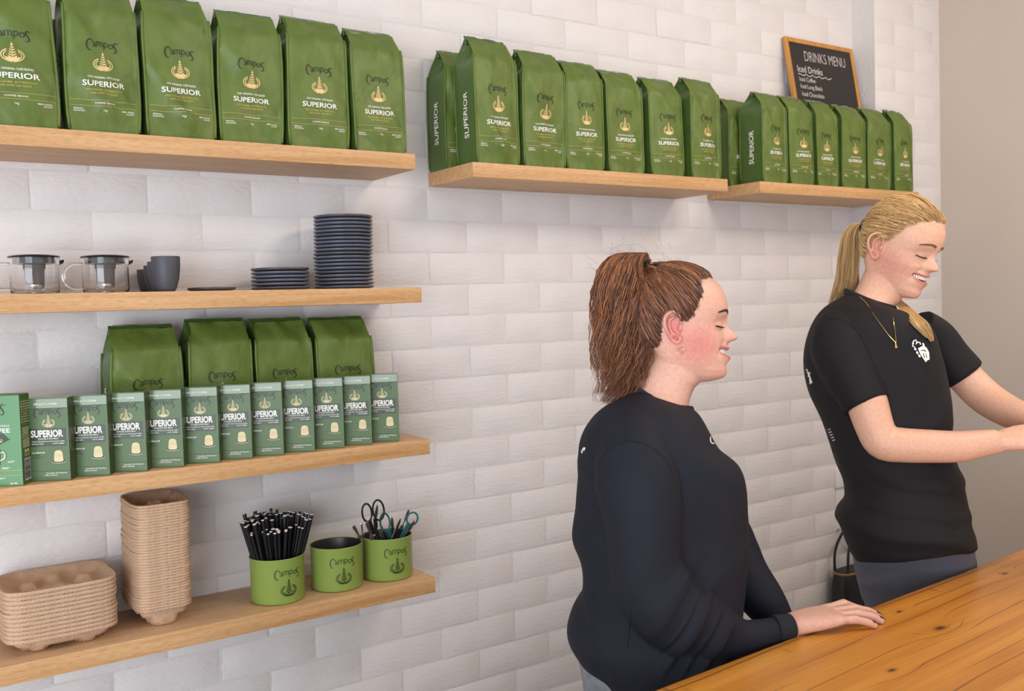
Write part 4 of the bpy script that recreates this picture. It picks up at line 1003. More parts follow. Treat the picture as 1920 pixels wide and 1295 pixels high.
def rings_px(V, rows, n=40, ex=2.5, grow=1.0):
    out = []
    for (bx, by, fx, fy, hw, *rest) in rows:
        wc = rest[0] if rest else 0; A = V.P(bx, by, wc); B = V.P(fx, fy, wc); c = (A+B)/2; a = (B-A)/2*grow
        out.append([c + a*math.copysign(abs(math.cos(t))**(2/ex), math.cos(t)) + V.ew*(hw*grow*math.copysign(abs(math.sin(t))**(2/ex), math.sin(t))) for t in [2*PI*j/n for j in range(n)]])
    return out
def dense(rings, k=4):
    """catmull through the rings"""
    n = len(rings[0]); cols = [catmull([r[j] for r in rings], (len(rings)-1)*k+1) for j in range(n)]
    return [[cols[j][i] for j in range(n)] for i in range(len(cols[0]))]
def tubepath(mb, V, pts, n=24, k=26, flat=1.0):
    P_ = [V.P(*p[:3]) for p in pts]; path = catmull(P_, k); rad = [q[0] for q in catmull([(p[3], 0, 0) for p in pts], k)]
    mb.tube(path, rad if flat == 1 else [(r, r*flat) for r in rad], n); return path
def decal(name, parent, bvh, V, shapes, m, off=.0012):
    """print shapes (drawn in picture columns/rows) laid on the cloth surface"""
    P_ = shapes; mb = MB(); vs = []
    for x, y in P_.v:
        p = V.P(x, y, 0); d = (p-CAM_O).normalized(); h = bvh.ray_cast(CAM_O+d*.8, d)
        vs.append(h[0]-d*off if h[0] is not None else None)
    ok = [f for f in P_.f if all(vs[i] is not None for i in f)]; mb.add([v if v is not None else V.P(0, 0) for v in vs], ok)
    used = sorted({i for f in ok for i in f}); rm = {i: k for k, i in enumerate(used)}; mb = MB(); mb.add([vs[i] for i in used], [tuple(rm[i] for i in f) for f in ok]); return obj(name, mb.mesh(name, m, smooth=False), parent)
# ------------------------------------------------------------------ person one: dark ponytail, long sleeves, hand on the counter
M_skin = skin_material('fair_flushed_skin'); M_tee = cloth_material('navy_black_jersey', '1b1e28'); M_rib = mat('ribbed_black_jersey', '1f2128', .9, bump=.5, bscale=600, stretch=(1, 1, .1))
M_denim = mat('grey_blue_denim', '8e939c', .85, bump=.5, bscale=900, var=.22, vscale=60); M_gold_j = mat('gold_metal', 'e0b45c', .2, metal=1); M_nail = mat('plum_nail_varnish', '4a2430', .18, spec=.6)
V1 = View(1240, 800, 1.85)
def base_of(V, px, py): p = V.P(px, py, 0); return Vector((p.x, p.y, 0))
L1 = base_of(V1, 1245, 1150)
p1 = thing('person', 'smiling person in dark long-sleeved top with brown curly ponytail, hand on counter', 'person', L1); WORLD_PARENTS.add(p1.name)
S = 1.012
def frame(o, X, Y, Z, s=1.0): m = Matrix((X*s, Y*s, Z*s)).transposed().to_4x4(); m.translation = o; return m
H1 = frame(V1.P(1262, 625, 0), V1.eu, V1.ew, V1.ev, S); H1i = H1.inverted()
mb = MB(); head_mesh(mb, 1.0, 1.0, H1); ear(mb, -1, H1); ear(mb, 1, H1)
neck = [(1226, 640, 1318, 655, .052), (1216, 665, 1316, 690, .054), (1207, 690, 1312, 716, .057), (1198, 715, 1302, 728, .059), (1190, 735, 1294, 748, .064), (1176, 752, 1292, 768, .078), (1160, 780, 1300, 800, .11)]
mb.loft(dense(rings_px(V1, neck, 40, 2.2)))
headme = remesh(mb, .0021, 2, .4)
bv1 = BVHTree.FromPolygons([v.co for v in headme.vertices], [p.vertices for p in headme.polygons])
HL1 = [(-60, -30), (-36, -16), (-29, -14), (10, -14), (11, 30), (20, 37), (32, 43), (45, 50), (63, 57), (78, 55), (91, 56), (100, 74), (104, 100), (140, 120)]
def in_hair(p, HL, nape=-33):
    """p in head millimetres"""
    q = 4*nz(p.x*.09, p.y*.09, p.z*.09)+2.5*nz(p.x*.3, p.y*.3, p.z*.3); p = Vector((p.x+q, p.y, p.z+q))
    if abs(p.y) > 71 and (p.x/19)**2+((p.z-2)/31)**2 < 1: return False
    if p.z < nape: return False
    if p.z < 12: return p.x < -17 - .35*max(0, -p.z-15)
    return p.x < interp(HL, p.z)
def skin_col(Hi, HL, base, blush, lip, hairc, nape=-33):
    def mixc(a, b, t): return [a[i]+(b[i]-a[i])*t for i in range(3)]
    hexc = lambda h: [int(h[i:i+2], 16)/255 for i in (0, 2, 4)]
    base, blush, lip, hairc = map(hexc, (base, blush, lip, hairc))
    def fn(co, n):
        p = (Hi @ co)*1000; ay = abs(p.y); c = list(base)
        if p.z > -100 and abs(p.x) < 140:
            t = .66*math.exp(-((p.x-42)/44)**2-((p.z+26)/34)**2)*smooth01(24, 45, ay); c = mixc(c, blush, t)
            t = .3*math.exp(-((p.x-112)/14)**2-((p.z+10)/12)**2); c = mixc(c, blush, t)
            t = .75*smooth01(71, 75, ay)*math.exp(-((p.x)/20)**2-((p.z)/32)**2); c = mixc(c, blush, t)
            t = .22*math.exp(-((p.x-90)/14)**2-((p.z+74)/12)**2); c = mixc(c, blush, t)
            mw = 30; up, lo = mouth_z(ay, mw)
            if ay < mw+2 and p.x > 62:
                t = max(math.exp(-((p.z-up-1.6)/2.4)**2), math.exp(-((p.z-lo+2.8)/3.4)**2))*smooth01(mw+2, mw-6, ay); c = mixc(c, lip, .85*t)
                if lo+1 < p.z < up-1: c = mixc(c, hexc('5a2420'), .9)
            if in_hair(p+Vector((4, 0, -3)), HL, nape):
                c = mixc(c, hairc, .9)
        return c
    return fn
# right hand flat on the counter
wr = at_z(1479, 1184.5, CZ)+Vector((.0, .000, .0115)); tip = at_z(1617, 1170, CZ); hx = Vector((tip.x-wr.x, tip.y-wr.y+.004, 0)).normalized(); hz = Vector((0, 0, 1)); hy = hz.cross(hx)
tilt = Matrix.Rotation(math.radians(9), 3, hy); roll = Matrix.Rotation(math.radians(-7), 3, hx)
tilt = Matrix.Rotation(math.radians(-5), 3, hy); HM = frame(wr, tilt @ hx, hy, tilt @ hz)
nails = []; mb = MB()
D = math.radians
hand(mb, HM, 1, ((D(-4), D(34), D(10)), (D(2), D(20), D(8)), (D(4), D(17), D(8)), (D(7), D(14), D(6))), [(.010, .014, -.004), (.028, .030, -.008), (.050, .040, -.013), (.072, .043, -.017)], .05, 1.06, nails)
handme = remesh(mb, .0019, 3, .5)
# the other hand hangs below the counter's far edge
mb = MB(); lw = V1.P(1478, 1178, .03); HM2 = frame(lw, (V1.eu*.75-V1.ev*.65).normalized(), V1.ew, Vector((0, 0, 1)))
Xh = (V1.eu*.72-V1.ev*.69).normalized(); Yh = -V1.ew; Yh = (Yh-Xh*Yh.dot(Xh)).normalized(); HM2 = frame(V1.P(1470, 1192, .11), Xh, Yh, Xh.cross(Yh))
hand(mb, HM2, 1, ((D(20), D(30), D(15)),)*4, [(.010, .016, -.004), (.03, .034, -.008), (.05, .046, -.012), (.07, .052, -.016)], .04, 1.0)
hand2me = remesh(mb, .0026, 3, .5)
# plain limbs under the clothes
mb = MB()
T1R = [(1191, 732, 1294, 768, .060), (1172, 742, 1304, 772, .095), (1140, 760, 1318, 785, .140), (1112, 790, 1332, 808, .172), (1097, 825, 1350, 838, .185), (1087, 866, 1383, 872, .185), (1082, 915, 1397, 911, .18), (1078, 970, 1401, 969, .172), (1075, 1008, 1402, 1010, .168), (1089, 1050, 1403, 1050, .165), (1091, 1093, 1401, 1100, .168), (1077, 1130, 1396, 1140, .178), (1070, 1170, 1391, 1180, .188), (1077, 1198, 1389, 1215, .192), (1101, 1232, 1385, 1255, .193), (1128, 1282, 1382, 1292, .193)]
mb.loft(dense(rings_px(V1, T1R, 28, 2.4, .80), 2))
NEAR = [(1192, 792, -.095, .040), (1194, 836, -.138, .062), (1195, 890, -.160, .074), (1196, 935, -.168, .074), (1203, 1022, -.175, .064), (1216, 1090, -.178, .064), (1248, 1140, -.176, .066), (1292, 1167, -.150, .062), (1338, 1184, -.120, .050), (1384, 1196, -.098, .036), (1432, 1188, -.078, .0290), (1482, 1172, -.060, .0220)]
FAR = [(1262, 850, .150, .060), (1320, 950, .185, .060), (1368, 1030, .17, .056), (1402, 1085, .14, .050), (1436, 1132, .12, .042), (1462, 1172, .11, .032), (1474, 1192, .11, .027)]
for pts in (NEAR[:-1], FAR[:-1]): tubepath(mb, V1, [(a, b, w, r*.72) for a, b, w, r in pts], 14, 18)
limbme = mb.mesh('limbs', M_skin)
bm = bmesh.new()
for me_ in (headme, handme, hand2me, limbme): bm.from_mesh(me_)
body = bpy.data.meshes.new('body'); bm.to_mesh(body); bm.free(); body.materials.append(M_skin); body.polygons.foreach_set('use_smooth', [True]*len(body.polygons))
colour(body, skin_col(H1i, HL1, 'deaf9a', 'd47c75', 'ae5e5a', '3c2a22')); B1 = obj('body', body, p1)
for n_ in nails: obj('fingernail', n_.mesh('fingernail', M_nail), B1)
eyes(B1, H1, bv1, '5b6a72'); brows(B1, H1, bv1, ['3a221a', '5a3626', '6d4432'], 'auburn_brow'); teeth(B1, H1)
# shirt
mb = MB(); mb.loft(dense(rings_px(V1, T1R, 48, 2.45)))
tubepath(mb, V1, NEAR, 28, 40); tubepath(mb, V1, FAR, 24, 30)
shirt = remesh(mb, .0033, 5, .5)
elb = V1.P(1225, 1120, -.18)
def crease(x, sharp=2.2):
    """rounded ridges with narrow valleys"""
    return max(0., math.sin(x))**1.25 + .35*max(0., math.sin(2.2*x+1.3))**1.5
def folds1(c, n):
    q = c-elb; u = q.dot(V1.eu); v = q.dot(V1.ev); w = q.dot(V1.ew)
    d = .0050*nz(u*6+v*3, v*3.5-u*2, w*5)+.0022*nz(u*15, v*8, w*11)
    arm = smooth01(-.02, .06, u)*smooth01(.275, .22, u)*smooth01(.05, -.01, w)*smooth01(.10, .04, v)*smooth01(-.16, -.10, v)
    ph = (u*1.0-v*.62)*92+3.2*nz(u*9, v*9, 1); d += arm*.0120*(crease(ph)-.4)*(.55+.7*abs(nz(u*10+3, v*6, 4)))
    up = smooth01(.03, .12, v)*smooth01(.36, .24, v)*smooth01(.03, -.02, w)*smooth01(.12, .06, abs(u+.03)); d += up*.0080*(crease(u*26+v*9+2.2*nz(v*7, u*5, 3))-.4)
    bk = smooth01(-.04, -.11, u); d += bk*.0080*(crease(v*13+u*22+1.8*nz(u*7, v*5, 2))-.4)
    fr = smooth01(.05, .10, u)*smooth01(-.02, .06, v); d += fr*.0075*(crease(u*17-v*10+2.0*nz(v*5, u*5, 8))-.4)
    return d
displaced(shirt, folds1); shirt.materials.append(M_tee); SH1 = obj('long_sleeve_top', shirt, p1)
bs1 = BVHTree.FromPolygons([v.co for v in shirt.vertices], [p.vertices for p in shirt.polygons])
col_ = [];
for k in range(48):
    a = 2*PI*k/48; A = V1.P(1189, 728, 0); B = V1.P(1297, 769, 0); c = (A+B)/2; col_.append(c+(B-A)/2*math.cos(a)*1.02+V1.ew*(.067*math.sin(a))-V1.ev*(.012*math.sin(a)**2))
mb = MB(); mb.tube(col_+[col_[0]], [(.0085, .0040)]*49, 10, cap=False, up=V1.ev); mb.build('collar', M_rib, SH1)
cf = MB(); a = V1.P(1454, 1178, -.069); b = V1.P(1484, 1172.5, -.0585); cf.tube([a, a.lerp(b, .4), b, b.lerp(a, .08)], [(.0235, .0255), (.0225, .0250), (.0212, .0240), (.0180, .0205)], 24).build('cuff', M_rib, SH1)
# sleeve seam
sp = []
for px, py in ((1174, 735), (1175, 770), (1174, 800), (1174, 826), (1150, 842), (1128, 858)):
    pass
def surf_line(V, pts, bvh, n, r, m, name, parent, off=.0004):
    pts = catmull([(x, y, 0) for x, y in pts], n); out = []
    for q in pts:
        p = V.P(q.x, q.y, 0); d = (p-CAM_O).normalized(); h = bvh.ray_cast(CAM_O+d*.8, d)
        if h[0] is not None: out.append(h[0]-d*off)
    if len(out) > 2: MB().tube(out, r, 5).build(name, m, parent)
M_seam = mat('black_stitch', '15161b', .9)  # seam and hem thread, its own colour slightly darker than the jersey
surf_line(V1, [(1178, 738), (1174, 775), (1173, 826)], bs1, 24, .0009, M_seam, 'shoulder_seam', SH1)
surf_line(V1, [(1121, 868), (1140, 842), (1173, 827), (1210, 832), (1245, 858), (1266, 900), (1271, 940)], bs1, 40, .0009, M_seam, 'armhole_seam', SH1)
surf_line(V1, [(1183, 1150), (1180, 1180), (1176, 1215)], bs1, 16, .0008, M_seam, 'side_seam', SH1)
P = Print(); P.ribbon([(1337+5*math.cos(a), 823+8*math.sin(a)) for a in [math.radians(60+i*20) for i in range(13)]], 2.0); P.ribbon([(1332, 815), (1339, 823), (1342, 832)], 2); decal('chest_print', SH1, bs1, V1, P, M_white)
P = Print(); P.poly([(1089, 846), (1094, 838), (1098, 839), (1096, 844), (1091, 850)]); decal('back_print', SH1, bs1, V1, P, M_white)
# jeans and shoes (behind the counter)
HIP1 = V1.P(1240, 1250, 0); fw = Vector((V1.eu.x, V1.eu.y, 0)).normalized(); lf = Vector((V1.ew.x, V1.ew.y, 0)).normalized()
def jeans(mb, hip, fw, lf, top_rings, zs, half, r_hip, r_knee, r_ank, lean=.0):
    mb.loft(top_rings)
    for s in (-1, 1):
        pts = []; rad = []
        for t, r in ((0, r_hip), (.3, r_hip*.93), (.55, r_knee), (.75, r_knee*.92), (1, r_ank)):
            z = hip.z-.10-(hip.z-.10-.09)*t; pts.append(Vector((hip.x, hip.y, z))+lf*(s*(half+.01*t))+fw*lean*t); rad.append(r)
        mb.tube([p for p in catmull(pts, 18)], [q[0] for q in catmull([(r, 0, 0) for r in rad], 18)], 20)
mb = MB()
JR = [(1079, 1185, 1380, 1195, .165), (1083, 1215, 1378, 1225, .172), (1092, 1262, 1374, 1270, .175), (1098, 1320, 1370, 1325, .175), (1110, 1370, 1360, 1370, .165)]
jeans(mb, HIP1, fw, lf, dense(rings_px(V1, JR, 40, 2.4)), 0, .088, .098, .072, .058)
jn = remesh(mb, .006, 4, .5); displaced(jn, lambda c, n: .003*nz(c.x*14, c.y*14, c.z*9)); jn.materials.append(M_denim); obj('jeans', jn, p1)
def shoe(parent, V, hip, s, half, fw, lf, m1, m2):
    c = Vector((hip.x, hip.y, 0))+lf*(s*(half+.01)); R = []
    for x, w, h in ((-.085, .022, .05), (-.07, .034, .075), (-.02, .036, .095), (.03, .038, .075), (.08, .042, .055), (.13, .040, .045), (.165, .028, .036), (.178, .012, .025)):
        R.append([c+fw*x+lf*(w*math.cos(a))+Vector((0, 0, .022+max(-.004, (h-.02)*math.sin(a)))) for a in [2*PI*j/20 for j in range(20)]])
    so = MB().loft(R).build('shoe', m1, parent)
    R = []
    for x, w in ((-.09, .020), (-.075, .036), (0, .038), (.08, .044), (.14, .042), (.175, .026), (.185, .010)):
        R.append([c+fw*x+lf*(q*w)+Vector((0, 0, z)) for q, z in ((-1, .001), (1, .001), (1, .024), (-1, .024))])
    MB().loft(R).build('shoe_sole', m2, so)
M_shoe = mat('black_canvas_shoe', '1d1d20', .7); M_sole = mat('white_rubber_sole', 'd8d5cf', .6)
for s in (-1, 1): shoe(p1, V1, HIP1, s, .088, fw, lf, M_shoe, M_sole)
# earring
MB().torus(V1.P(1276.5, 657.5, -.0765), .0056, .0008, V1.ew*.8+V1.eu*.35, 24, 6).build('hoop_earring', M_gold_j, p1)
# hair: scalp strands drawn back to the tie, then a loose wavy tail
M_hair1 = hair_material('auburn_brown_hair', ['3a251d', '543224', '774830', '8b5536', '653d2b', 'a86b42', 'c0824e'], .40)
TIE1 = H1 @ Vector((-.047, 0, .122)); C01 = H1 @ Vector((.012, 0, .045))
def scalp_hair(headme, Hi, HL, bvh, C0, tie, m, parent, count, seed, lift=.0035, nape=-33, pull=.25):
    r = random.Random(seed); vs = [v for v in headme.vertices if in_hair((Hi @ v.co)*1000, HL, nape)]
    mb = MB()
    for k in range(count):
        v = r.choice(vs); root = v.co.copy(); pts = []; off = lift+r.random()*.004; N_ = 11
        jit = Vector((r.gauss(0, 1), r.gauss(0, 1), r.gauss(0, 1)))*.0045
        bow = Vector((0, 0, r.uniform(-.004, .008)))
        for i in range(N_):
            t = i/(N_-1); q = root.lerp(tie+jit, t)+bow*math.sin(PI*t)
            d = (q-C0); l = d.length; d.normalize(); h = bvh.ray_cast(C0, d)
            R = (h[0]-C0).length if h[0] is not None else l
            l2 = max(l, R+off*(smooth01(0, .12, t)*.9+.1)); pts.append(C0+d*l2)
        strand(mb, pts, .00085, .00075)
    mb.build('scalp_hair', m, parent, angle=None)
scalp_hair(headme, H1i, HL1, bv1, C01, TIE1, M_hair1, p1, 3800, 2)
def tail(mb, V, ctr, count, seed, wav, r0, clump=40, freq=3.2, taper=.25):
    """ctr: list of (px, py, w, spread px, spread depth m); strands follow clumps"""
    r = random.Random(seed); cl = [(r.gauss(0, .55), r.gauss(0, .55), r.random()*6.3, r.uniform(.7, 1.3), r.uniform(.82, 1.04)) for _ in range(clump)]
    for k in range(count):
        cx, cy_, ph, fq, ln = cl[r.randrange(clump)]; a = cx+r.gauss(0, .20); b = cy_+r.gauss(0, .22); a = max(-1.15, min(1.15, a)); b = max(-1.1, min(1.1, b)); ln *= r.uniform(.88, 1.05)
        base = [Vector((px+a*sp, py+(a*0), w+b*sd)) for px, py, w, sp, sd in ctr]; n = 20; path = []
        for i, q in enumerate(catmull(base, n)):
            t = i/(n-1)*min(1, ln); q = catmull(base, 60)[int(t*59)] if False else q
            amp = wav*smooth01(.12, .6, t); path.append(V.P(q.x+amp*math.sin(freq*2*PI*t*fq+ph), q.y+amp*.5*math.cos(freq*2*PI*t*fq*.9+ph+1), q.z+amp*.0009*math.cos(freq*2*PI*t*fq+ph)))
        cut = max(6, int(n*min(1, ln))); strand(mb, path[:cut], r0, r0*taper)
mb = MB()
tail(mb, V1, [(1213, 497, 0, 6, .006), (1196, 474, 0, 16, .020), (1170, 486, 0, 30, .034), (1162, 530, -.002, 40, .044), (1160, 590, -.004, 43, .047), (1165, 650, -.006, 46, .048), (1168, 700, -.008, 46, .042), (1152, 756, -.010, 30, .028)], 3400, 5, 8.0, .00085, 64, 4.2)
PT1 = mb.build('ponytail', M_hair1, p1, angle=None)
mb = MB(); rr = random.Random(9)
for k in range(150):      # flyaways
    a = rr.uniform(-1, 1); s0 = rr.choice(((1170, 480), (1150, 520), (1140, 600), (1150, 680), (1200, 480), (1250, 492), (1215, 650))); x = s0[0]+rr.gauss(0, 12); y = s0[1]+rr.gauss(0, 18); w = rr.gauss(0, .02)
    pts = []; dx, dy = rr.gauss(-14 if s0[0] < 1230 else 0, 14), rr.gauss(-2, 18)
    for i in range(8): t = i/7; pts.append(V1.P(x+dx*t+2*math.sin(t*3+k), y+dy*t+10*t*t, w))
    strand(mb, pts, .00022, .0001)
mb.build('flyaway_hair', M_hair1, p1, angle=None)
MB().torus(V1.P(1210, 499, 0), .0135, .0042, (V1.eu*.75-V1.ev*.5), 24, 8).build('hair_tie', mat('dark_hair_elastic', '231812', .8), PT1)
# ------------------------------------------------------------------ person two: taller, blond ponytail, short sleeves
V2 = View(1660, 800, 2.22)
M_skin2 = skin_material('fair_skin'); M_tee2 = cloth_material('black_jersey', '1b191c'); M_legg = mat('slate_grey_stretch_fabric', '63646e', .75, bump=.15, bscale=900, var=.06, vscale=20)
L2 = base_of(V2, 1700, 1050)
p2 = thing('person', 'taller smiling person in black short-sleeved tee with blond ponytail, looking down', 'person', L2); WORLD_PARENTS.add(p2.name)
def turn(V, yaw, pitch):
    c, s = math.cos(yaw), math.sin(yaw); X = V.eu*c-V.ew*s; Y = V.ew*c+V.eu*s; Z = V.ev.copy(); c, s = math.cos(pitch), math.sin(pitch)
    return X*c-Z*s, Y, Z*c+X*s
X2, Y2, Z2 = turn(V2, D(27), D(24)); H2 = frame(V2.P(1673, 471, 0), X2, Y2, Z2, 1.0); H2i = H2.inverted()
mb = MB(); head_mesh(mb, .93, 1.0, H2); ear(mb, -1, H2); ear(mb, 1, H2)
neck = [(1634, 470, 1704, 530, .048, .004), (1624, 500, 1696, 552, .050, .004), (1611, 530, 1686, 567, .053, .004), (1599, 550, 1677, 580, .058, 0), (1580, 566, 1682, 596, .085), (1562, 590, 1692, 615, .11)]
mb.loft(dense(rings_px(V2, neck, 40, 2.2)))
head2 = remesh(mb, .0022, 2, .4); bv2 = BVHTree.FromPolygons([v.co for v in head2.vertices], [p.vertices for p in head2.polygons])
HL2 = [(-60, -34), (-36, -22), (10, -16), (11, 16), (20, 26), (32, 34), (45, 44), (60, 52), (75, 66), (86, 84), (92, 100), (140, 120)]
# bare arms and hands
mb = MB()
ARM_N = [(1600, 690, -.135, .046), (1622, 745, -.150, .044), (1640, 800, -.158, .040), (1656, 828, -.160, .0385), (1690, 834, -.155, .037), (1735, 836, -.145, .0355), (1795, 837, -.130, .033), (1840, 831, -.118, .0285), (1872, 827, -.110, .0255)]
ARM_F = [(1770, 660, .120, .040), (1806, 703, .125, .040), (1845, 742, .110, .040), (1885, 768, .070, .037), (1925, 785, .020, .032), (1965, 800, -.030, .027)]
pn = tubepath(mb, V2, ARM_N, 24, 34); pf = tubepath(mb, V2, ARM_F, 24, 26)
def hand_at(mb, path, side, curls, bend=0):
    o = path[-1]; X = (path[-1]-path[-4]).normalized(); Zh = V2.ev*.8-V2.ew*.6; Zh = (Zh-X*Zh.dot(X)).normalized(); Yh = Zh.cross(X)
    hand(mb, frame(o, X, Yh, Zh), side, curls, [(.010, .014, -.006), (.030, .030, -.016), (.052, .036, -.026), (.074, .034, -.032)], .03, .98)
hand_at(mb, pn, 1, ((D(25), D(40), D(25)), (D(28), D(45), D(25)), (D(32), D(48), D(28)), (D(36), D(50), D(28))))
hand_at(mb, pf, -1, ((D(25), D(40), D(25)), (D(28), D(45), D(25)), (D(32), D(48), D(28)), (D(36), D(50), D(28))))
armsme = remesh(mb, .0032, 4, .5)
T2R = [(1588, 550, 1676, 580, .058), (1566, 564, 1698, 588, .095), (1538, 588, 1736, 603, .135), (1516, 628, 1755, 632, .158), (1508, 676, 1768, 676, .163), (1516, 732, 1777, 738, .158), (1541, 787, 1783, 800, .150), (1566, 862, 1793, 866, .145), (1584, 915, 1809, 903, .148), (1573, 948, 1817, 935, .155), (1574, 984, 1823, 967, .165), (1588, 1026, 1828, 1000, .170), (1604, 1048, 1827, 1022, .165)]
mb = MB(); mb.loft(dense(rings_px(V2, T2R[:-1], 28, 2.4, .8), 2)); limb2 = mb.mesh('limbs', M_skin2)
bm = bmesh.new()
for me_ in (head2, armsme, limb2): bm.from_mesh(me_)
body2 = bpy.data.meshes.new('body'); bm.to_mesh(body2); bm.free(); body2.materials.append(M_skin2); body2.polygons.foreach_set('use_smooth', [True]*len(body2.polygons))
colour(body2, skin_col(H2i, HL2, 'e0b196', 'd68f7e', 'b96a66', 'a98a5c')); B2 = obj('body', body2, p2)
eyes(B2, H2, bv2, '5a6a70', 'second_eye', '3a281e'); brows(B2, H2, bv2, ['7a5a3c', '94704a', '6a4a32'], 'fair_brow'); teeth(B2, H2)
# tee
mb = MB(); mb.loft(dense(rings_px(V2, T2R, 48, 2.45)))
tubepath(mb, V2, [(1585, 600, -.075, .040), (1572, 640, -.110, .062), (1590, 690, -.130, .064), (1612, 728, -.142, .058), (1627, 760, -.150, .0520)], 28, 30)
tubepath(mb, V2, [(1722, 606, .075, .040), (1752, 638, .110, .054), (1782, 676, .120, .052), (1806, 704, .124, .0480)], 26, 24)
tee = remesh(mb, .0040, 5, .5); sh2 = V2.P(1600, 700, -.1)
def folds2(c, n):
    q = c-sh2; u = q.dot(V2.eu); v = q.dot(V2.ev); w = q.dot(V2.ew)
    d = .0050*nz(u*6+v*2, v*4, w*5+7)+.0022*nz(u*14, v*9, w*10)
    wa = smooth01(-.18, -.26, v); d += wa*.0075*(crease(v*34+u*9+2.2*nz(u*6, v*6, 3))-.4)
    ar = smooth01(-.2, -.05, v)*smooth01(.10, .02, v)*smooth01(.0, .08, u); d += ar*.0080*(crease(v*16-u*20+2*nz(u*6, v*6, 5))-.4)
    sl = smooth01(.03, -.03, w)*smooth01(.07, .0, u)*smooth01(-.07, .0, v); d += sl*.0075*(crease(u*22+v*16+1.8*nz(u*8, v*8, 6))-.4)
    return d
displaced(tee, folds2); tee.materials.append(M_tee2); SH2 = obj('t_shirt', tee, p2)
bs2 = BVHTree.FromPolygons([v.co for v in tee.vertices], [p.vertices for p in tee.polygons])
col_ = []
for k in range(48):
    a = 2*PI*k/48; A = V2.P(1586, 548, 0); B = V2.P(1678, 581, 0); c = (A+B)/2; col_.append(c+(B-A)/2*math.cos(a)*1.02+V2.ew*(.062*math.sin(a))-V2.ev*(.010*math.sin(a)**2))
MB().tube(col_+[col_[0]], [(.0085, .0040)]*49, 10, cap=False, up=V2.ev).build('collar', M_rib, SH2)
surf_line(V2, [(1528, 640), (1536, 615), (1560, 596), (1600, 612), (1630, 660), (1650, 720)], bs2, 40, .0009, M_seam, 'armhole_seam', SH2)
surf_line(V2, [(1592, 762), (1612, 756), (1640, 746), (1660, 738)], bs2, 24, .0008, M_seam, 'sleeve_hem', SH2)
surf_line(V2, [(1602, 1034), (1650, 1044), (1700, 1046), (1760, 1036), (1815, 1008)], bs2, 40, .0008, M_seam, 'shirt_hem', SH2)
# chest emblem: a little pale drawing of a hand with a curl of lettering
P = Print()
P.ribbon([(1711, 645), (1713, 639), (1717, 637), (1719, 641), (1717, 645), (1721, 641), (1725, 642), (1726, 646)], 2.2); P.ribbon([(1713, 642), (1711, 649), (1715, 650)], 2)
for x, y in ((1716, 654), (1720, 661), (1724, 667)): P.ell(x, y, 2.0, 3.2, -.5, 8)
P.poly([(1721, 653), (1730, 648), (1737, 651), (1742, 660), (1743, 674), (1739, 675), (1736, 679), (1731, 672), (1726, 664)]); P.poly([(1729, 643), (1732, 643), (1735, 651), (1731, 650)])
decal('chest_emblem', SH2, bs2, V2, P, M_white)
P = Print(); P.ribbon([(1727, 657), (1733, 656), (1736, 659)], 1.6); P.ribbon([(1731, 662), (1734, 671)], 1.2); P.ribbon([(1736, 662), (1738, 671)], 1.0); decal('emblem_lines', SH2, bs2, V2, P, M_black, .0020)
P = Print(); P.ribbon([(1512, 692), (1516, 701), (1522, 718)], 3.0); P.ribbon([(1519, 698), (1515, 706)], 2); P.ribbon([(1518, 710), (1519, 720)], 1.8); decal('back_lettering', SH2, bs2, V2, P, M_white)
P = Print()
for k in range(5): P.ribbon([(1551+k*2.4, 806+k*5), (1557+k*2.2, 804+k*5)], 2.4)
P.ribbon([(1541, 793), (1548, 803)], 3)
for k in range(6): P.ribbon([(1562+k*2.6, 848+k*7.2), (1566+k*2.6, 851+k*7.2)], 3.2)
decal('back_print', SH2, bs2, V2, P, M_grey)
# leggings and shoes
fw2, lf2, _ = turn(V2, D(27), 0); fw2 = Vector((fw2.x, fw2.y, 0)).normalized(); lf2 = Vector((lf2.x, lf2.y, 0)).normalized()
HIP2 = V2.P(1712, 1060, 0); mb = MB()
JR2 = [(1594, 1000, 1822, 985, .130), (1598, 1035, 1827, 1020, .120, .025), (1603, 1070, 1830, 1060, .105, .045), (1615, 1120, 1830, 1115, .09, .055)]
mb.loft(dense(rings_px(V2, JR2, 36, 2.4)))
for pts in ([(1672, 1060, .022, .084), (1690, 1120, .030, .080), (1700, 1200, .034, .076), (1712, 1330, -.06, .058), (1716, 1420, -.06, .056), (1722, 1560, -.06, .038)], [(1772, 1050, .055, .066), (1780, 1120, .060, .062), (1786, 1200, .065, .058), (1786, 1330, .065, .050), (1786, 1420, .065, .050), (1786, 1560, .065, .036)]):
    q = [(V2.P(x, y, w), r) for x, y, w, r in pts]; z0 = q[0][0].z; path = []
    for k, (p, r) in enumerate(q):
        t = k/(len(q)-1); path.append(Vector((q[min(k, 2)][0].x, q[min(k, 2)][0].y, z0+(.075-z0)*max(t, 0) if k > 1 else p.z)))
    mb.tube(catmull(path, 20), [v[0] for v in catmull([(r, 0, 0) for _, r in q], 20)], 22)
    c = path[-1]; 
    R_ = [[Vector((c.x, c.y, 0))+fw2*x+lf2*(w*math.cos(a))+Vector((0, 0, .022+max(-.004, (h-.02)*math.sin(a)))) for a in [2*PI*j/20 for j in range(20)]] for x, w, h in ((-.085, .022, .05), (-.07, .034, .075), (-.02, .036, .095), (.03, .038, .075), (.08, .042, .055), (.13, .040, .045), (.165, .028, .036), (.178, .012, .025))]
    so = MB().loft(R_).build('shoe', M_shoe, p2)
    R_ = [[Vector((c.x, c.y, 0))+fw2*x+lf2*(q_*w)+Vector((0, 0, z)) for q_, z in ((-1, .001), (1, .001), (1, .024), (-1, .024))] for x, w in ((-.09, .020), (-.075, .036), (0, .038), (.08, .044), (.14, .042), (.175, .026), (.185, .010))]
    MB().loft(R_).build('shoe_sole', M_sole, so)
